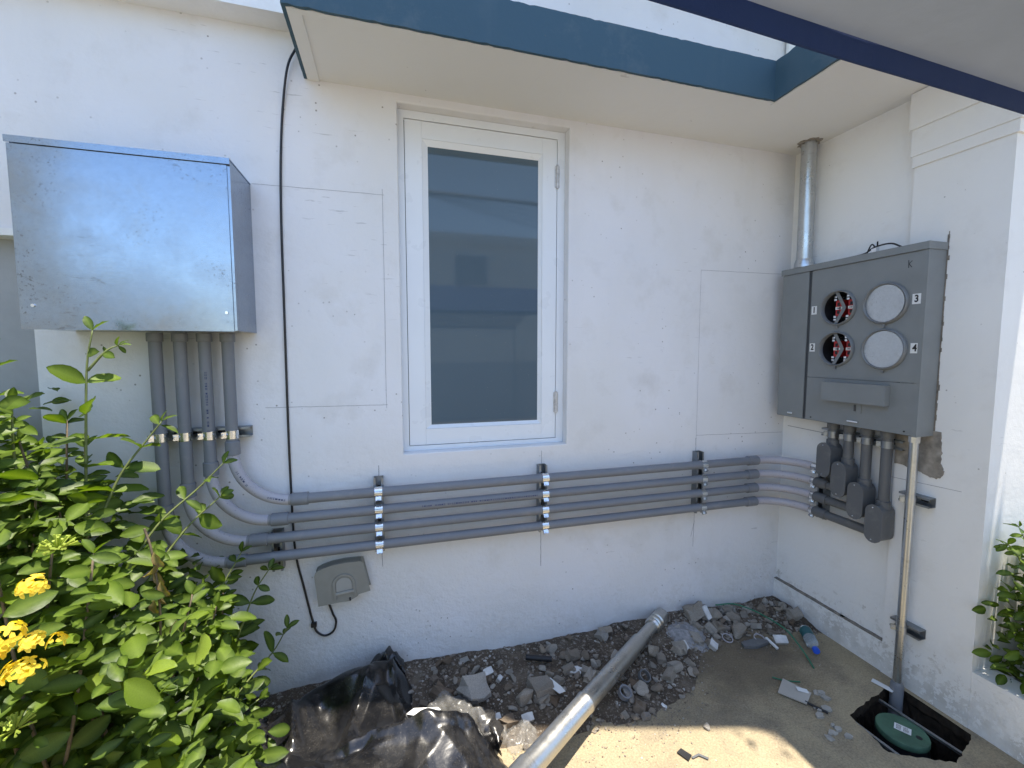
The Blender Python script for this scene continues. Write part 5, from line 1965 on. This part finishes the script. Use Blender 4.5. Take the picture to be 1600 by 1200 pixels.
def shoot(par, pts, leaf_s, start=0.25, step=0.055, rad=0.0035, stem='bark', tip_new=True, collect=None):
    """stem with opposite pairs of leaves"""
    sp_ = spline(pts, 6)
    n = len(sp_)
    bm = bmesh.new()
    tube(bm, sp_, [rad * (1 - .6 * i / n) for i in range(n)], 6)
    finish(bm, 'stem', M[stem], par, smooth=True)
    ln = [0]
    for a, b in zip(sp_, sp_[1:]):
        ln.append(ln[-1] + (b - a).length)
    tot = ln[-1]
    s = tot * start
    az = rnd.uniform(0, 3)
    while s < tot:
        i = max(k for k in range(n) if ln[k] <= s)
        i = min(i, n - 2)
        p = sp_[i].lerp(sp_[i + 1], (s - ln[i]) / max(1e-6, ln[i + 1] - ln[i]))
        d = (sp_[i + 1] - sp_[i]).normalized()
        _, u, w = frame_of(d)
        fr = s / tot
        for k in (0, math.pi):
            a = az + k + rnd.gauss(0, .25)
            sd = u * math.cos(a) + w * math.sin(a)
            dd = sd * rnd.uniform(.75, 1) + d * rnd.uniform(.15, .6) + Vector((0, 0, rnd.uniform(-.25, .2)))
            sz = leaf_s * rnd.uniform(.7, 1.2) * (1.0 if fr < .85 else .75)
            me = LEAF_NEW if tip_new and fr > .86 and rnd.random() < .7 else None
            collect.append((p, dd, sz, me))
        az += math.pi / 2 + rnd.gauss(0, .2)
        s += step * rnd.uniform(.8, 1.25)
    e = sp_[-1]
    d = (sp_[-1] - sp_[-2]).normalized()
    for k in range(2):
        _, u, w = frame_of(d)
        a = az + k * math.pi
        collect.append((e, (u * math.cos(a) + w * math.sin(a)) * .6 + d, leaf_s * .55, LEAF_NEW))


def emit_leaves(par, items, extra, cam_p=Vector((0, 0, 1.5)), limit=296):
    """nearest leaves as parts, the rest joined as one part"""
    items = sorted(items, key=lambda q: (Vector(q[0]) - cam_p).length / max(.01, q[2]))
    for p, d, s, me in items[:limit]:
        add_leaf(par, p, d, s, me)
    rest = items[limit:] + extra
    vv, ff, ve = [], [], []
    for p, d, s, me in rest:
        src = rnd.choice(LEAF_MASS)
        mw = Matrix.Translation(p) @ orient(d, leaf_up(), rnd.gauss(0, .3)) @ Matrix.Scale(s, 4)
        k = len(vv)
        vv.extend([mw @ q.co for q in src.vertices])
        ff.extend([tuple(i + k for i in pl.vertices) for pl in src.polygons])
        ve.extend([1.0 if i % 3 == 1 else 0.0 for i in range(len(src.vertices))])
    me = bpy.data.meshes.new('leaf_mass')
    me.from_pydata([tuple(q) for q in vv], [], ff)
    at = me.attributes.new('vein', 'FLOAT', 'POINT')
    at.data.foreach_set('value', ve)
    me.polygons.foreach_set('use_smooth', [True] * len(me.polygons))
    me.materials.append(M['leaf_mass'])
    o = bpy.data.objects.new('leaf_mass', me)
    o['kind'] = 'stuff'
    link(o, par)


bush = thing('ixora_bush', 'leafy green bush with yellow flowers against the wall at left', 'bush', (-1.05, 1.5, 0))
items, extra = [], []


def btop(x, y):
    """height of the dense part of the bush"""
    t = [(-2.4, 1.42), (-1.3, 1.52), (-1.12, 1.46), (-1.02, 1.32), (-0.92, 1.12), (-0.78, 0.98), (-0.68, 0.82), (-0.58, 0.64), (-0.50, 0.46), (-0.44, 0.1)]
    xx = x + (1.6 - y) * 0.42      # boundary follows the sight line towards the camera
    xx = x - (1.7 - y) * 0.30
    for (a, p), (b, q) in zip(t, t[1:]):
        if a <= xx <= b:
            return p + (q - p) * (xx - a) / (b - a)
    return 1.28 if xx < -2.4 else 0.0


# woody branches
for k in range(26):
    bx0, by0 = rnd.uniform(-1.5, -0.75), rnd.uniform(1.35, 1.8)
    tx, ty = bx0 + rnd.uniform(-.35, .32), by0 + rnd.uniform(-.30, .14)
    tz = btop(tx, ty) * rnd.uniform(.75, 1.02)
    if tz < .3:
        continue
    mid = ((bx0 + tx) / 2 + rnd.uniform(-.06, .06), (by0 + ty) / 2 + rnd.uniform(-.06, .06), tz * .5)
    shoot(bush, [(bx0, by0, 0), mid, (tx, min(ty, 1.9), tz)], 0.082, .30, .048, .006, 'bark', True, items)
# tall shoots standing clear of the mass
tall = [([(-0.93, 1.62, .9), (-0.915, 1.63, 1.25), (-0.905, 1.64, 1.46), (-0.89, 1.65, 1.565)], .082, .25, .085),
        ([(-1.03, 1.55, .9), (-1.04, 1.55, 1.2), (-1.035, 1.55, 1.36)], .070, .35, .07),
        ([(-1.13, 1.6, .9), (-1.14, 1.62, 1.3), (-1.13, 1.63, 1.50)], .085, .3, .085),
        ([(-0.905, 1.64, 1.44), (-0.86, 1.65, 1.50), (-0.83, 1.66, 1.52)], .055, .6, .05),
        ([(-0.90, 1.62, .95), (-0.85, 1.66, 1.10), (-0.79, 1.69, 1.20), (-0.745, 1.70, 1.265)], .075, .3, .075),
        ([(-0.85, 1.60, .75), (-0.76, 1.66, .92), (-0.66, 1.72, 1.02), (-0.585, 1.74, 1.10)], .075, .25, .085),
        ([(-0.80, 1.62, .72), (-0.70, 1.70, .88), (-0.60, 1.75, .98)], .070, .3, .08),
        ([(-0.72, 1.66, .35), (-0.63, 1.74, .60), (-0.56, 1.80, .74)], .065, .3, .06),
        ([(-0.68, 1.70, .20), (-0.58, 1.78, .42), (-0.53, 1.82, .56), (-0.48, 1.84, .64)], .075, .25, .06),
        ([(-0.66, 1.66, .10), (-0.56, 1.74, .24), (-0.47, 1.80, .32), (-0.42, 1.82, .40)], .080, .3, .06),
        ([(-0.70, 1.60, .05), (-0.58, 1.68, .16), (-0.50, 1.72, .20)], .07, .3, .06)]
for pts, s, st, stp in tall:
    shoot(bush, pts, s * 1.1, st, stp, .0045, 'greenstem', True, items)
# fill the volume
cnt = 0
while cnt < 5600:
    x, y = rnd.uniform(-2.0, -0.44), rnd.uniform(1.12, 1.93)
    h = btop(x, y)
    z = rnd.uniform(.03, 1.54)
    if z > h * (0.92 + 0.14 * mnoise.noise(Vector((x * 7, y * 7, z * 7)))):
        continue
    if mnoise.noise(Vector((x * 5 + 3, y * 5, z * 5))) < (-0.02 if y < 1.6 else -0.2):
        continue
    a = rnd.uniform(0, 6.3)
    d = Vector((math.cos(a), math.sin(a) - .25, rnd.uniform(-.35, .45)))
    u_ = rnd.random()
    q = (Vector((x, y, z)), d, rnd.uniform(.036, .100), LEAF_NEW if u_ < .07 else LEAF_DRY if u_ > .985 else None)
    (items if y < 1.5 and rnd.random() < .5 else extra).append(q)
    cnt += 1
emit_leaves(bush, items, extra)


def flower_cluster(par, p, r, n, kind):
    """domed head of four-petalled florets, or of narrow buds"""
    bm = bmesh.new()
    for k in range(n):
        d = Vector((rnd.gauss(0, 1), rnd.gauss(0, 1) - .5, abs(rnd.gauss(0, 1)) + .15)).normalized()
        q = Vector(p) + d * r * rnd.uniform(.6, 1.05)
        m = Matrix.Translation(q) @ orient(Vector((0, 1, 0)) if abs(d.z) > .98 else d.cross(Vector((0, 0, 1))), d) @ Matrix.Rotation(rnd.uniform(0, 6.3), 4, 'Z')
        if kind == 'petal':
            for t in range(4):
                a = math.pi / 2 * t
                pts = [(0, 0, 0), (.0045, .005, .001), (.004, .012, -.001), (0, .016, -.003), (-.004, .012, -.001), (-.0045, .005, .001)]
                vs = [bm.verts.new(m @ (Matrix.Rotation(a, 4, 'Z') @ Vector(c))) for c in pts]
                bm.faces.new(vs)
        else:
            tube(bm, [Vector(p) + d * r * .2, Vector(p) + d * r * .8, Vector(p) + d * r * 1.15], [.0012, .0016, .0026], 5)
    return finish(bm, 'flower_cluster' if kind == 'petal' else 'bud_cluster', M[kind], par)


for x, z, yy, r_, n_ in ((-0.815, .946, 1.24, .030, 12), (-0.862, .842, 1.22, .036, 16), (-0.838, .752, 1.22, .034, 14), (-0.818, .815, 1.23, .024, 9), (-0.90, .80, 1.24, .032, 12), (-.79, .80, 1.25, .018, 5)):
    flower_cluster(bush, (x * .9, yy * .9, 1.5 + (z - 1.5) * .9), r_, n_, 'petal')
for x, z, yy in ((-0.773, 1.03, 1.25), (-.86, .62, 1.22)):
    flower_cluster(bush, (x * .9, yy * .9, 1.5 + (z - 1.5) * .9), .028, 34, 'bud')
for x, y, z in ((-.66, 1.42, .93), (-.655, 1.42, .90), (-.665, 1.43, .87), (-.65, 1.42, .84), (-.645, 1.42, .82), (-.66, 1.41, .80), (-.63, 1.45, .70), (-.70, 1.36, .72)):
    add_leaf(bush, Vector((x, y, z)), (rnd.uniform(-.5, .5), -.3, -1), .05, LEAF_DRY)
pipe('dry_twig', spline([(-.68, 1.45, .55), (-.66, 1.43, .75), (-.665, 1.42, .92), (-.68, 1.42, 1.0)]), .003, M['bark'], bush, 6)
pipe('dry_twig', spline([(-1.02, 1.40, .9), (-1.0, 1.40, 1.25), (-1.03, 1.40, 1.45), (-1.02, 1.40, 1.555), (-.995, 1.40, 1.575)]), .0022, M['leaf_new'], bush, 6)

# plant in the planter at right
pl = thing('planter_shrub', 'green shrub growing over the white planter wall at the right edge', 'shrub', (2.45, 0.85, 0.15))
items, extra = [], []
for k in range(16):
    x0, y0 = rnd.uniform(2.32, 2.62), rnd.uniform(.80, .99)
    shoot(pl, [(x0, y0, .15), (x0 + rnd.uniform(-.05, .05), y0 + rnd.uniform(-.02, .03), .45), (x0 + rnd.uniform(-.12, .06), min(1.03, y0 + rnd.uniform(-.02, .06)), rnd.uniform(.62, .84))], .062, .2, .045, .004, 'greenstem', True, items)
shoot(pl, [(2.40, .98, .5), (2.30, 1.00, .70), (2.22, 1.00, .775), (2.15, .99, .785)], .040, .25, .032, .003, 'greenstem', True, items)
shoot(pl, [(2.42, .98, .5), (2.34, 1.00, .74), (2.27, 1.0, .84)], .050, .3, .035, .003, 'greenstem', True, items)
cnt = 0
while cnt < 1700:
    x, y, z = rnd.uniform(2.20, 2.75), rnd.uniform(.55, 1.045), rnd.uniform(.20, .80)
    if ((x - 2.55) / .42) ** 2 + ((y - .90) / .40) ** 2 + ((z - .42) / .40) ** 2 > 1 + .4 * mnoise.noise(Vector((x * 8, y * 8, z * 8))):
        continue
    a = rnd.uniform(0, 6.3)
    extra.append((Vector((x, y, z)), Vector((math.cos(a), math.sin(a) * .5, rnd.uniform(-.4, .4))), rnd.uniform(.035, .065), None))
    cnt += 1
emit_leaves(pl, items, extra)

# pale kerb stone of the flower bed, under the bush
o = box('kerb_stone', (-0.74, 1.18, 0.0005), (-0.66, 1.62, 0.11), M['wall2'], None, 0.008)
tag(o, 'pale concrete kerb stone edging the bush at the bottom left', 'kerb')

# tree growing behind the planter, overhanging the yard above the tent
tr = thing('yard_tree', 'leafy tree overhanging the yard above the tent, known by its dappled shade', 'tree', (3.0, 0.2, 0.15))
pipe('trunk', spline([(3.0, .2, .1), (2.95, .25, 1.2), (2.8, .35, 2.6), (2.4, .55, 3.4), (1.95, .75, 3.9), (1.7, .8, 4.15)]), [.07 - .0018 * i for i in range(41)], M['bark'], tr, 10)
vv, ff, ve = [], [], []
cl_ = [(1.70, .90, 3.95, .11), (1.80, .93, 3.9, .10), (1.74, .86, 4.05, .09)] + [(2.55, .45, 3.6, .2), (2.85, .5, 3.3, .3), (3.0, .3, 3.6, .3), (3.1, .8, 2.6, .3), (3.0, .1, 3.0, .3)]
for q_ in range(560):
    cx_, cy_, cz_, r_ = cl_[q_ % 3] if q_ < 110 else rnd.choice(cl_[3:])
    p = Vector((cx_ + rnd.gauss(0, r_ * .6), cy_ + rnd.gauss(0, r_ * .6), cz_ + rnd.gauss(0, r_ * .5)))
    a = rnd.uniform(0, 6.3)
    mw = Matrix.Translation(p) @ orient((math.cos(a), math.sin(a), rnd.uniform(-.5, .3)), (0, 0, 1), rnd.gauss(0, .4)) @ Matrix.Scale(rnd.uniform(.028, .05) if q_ < 110 else rnd.uniform(.06, .11), 4)
    src = LEAF_MASS[0]
    k = len(vv)
    vv.extend([tuple(mw @ q.co) for q in src.vertices])
    ff.extend([tuple(i + k for i in pl_.vertices) for pl_ in src.polygons])
    ve.extend([1.0 if i % 3 == 1 else 0.0 for i in range(len(src.vertices))])
me = bpy.data.meshes.new('crown')
me.from_pydata(vv, [], ff)
at = me.attributes.new('vein', 'FLOAT', 'POINT')
at.data.foreach_set('value', ve)
me.materials.append(M['leaf_mass'])
cr = bpy.data.objects.new('crown', me)
cr['kind'] = 'stuff'
link(cr, tr)
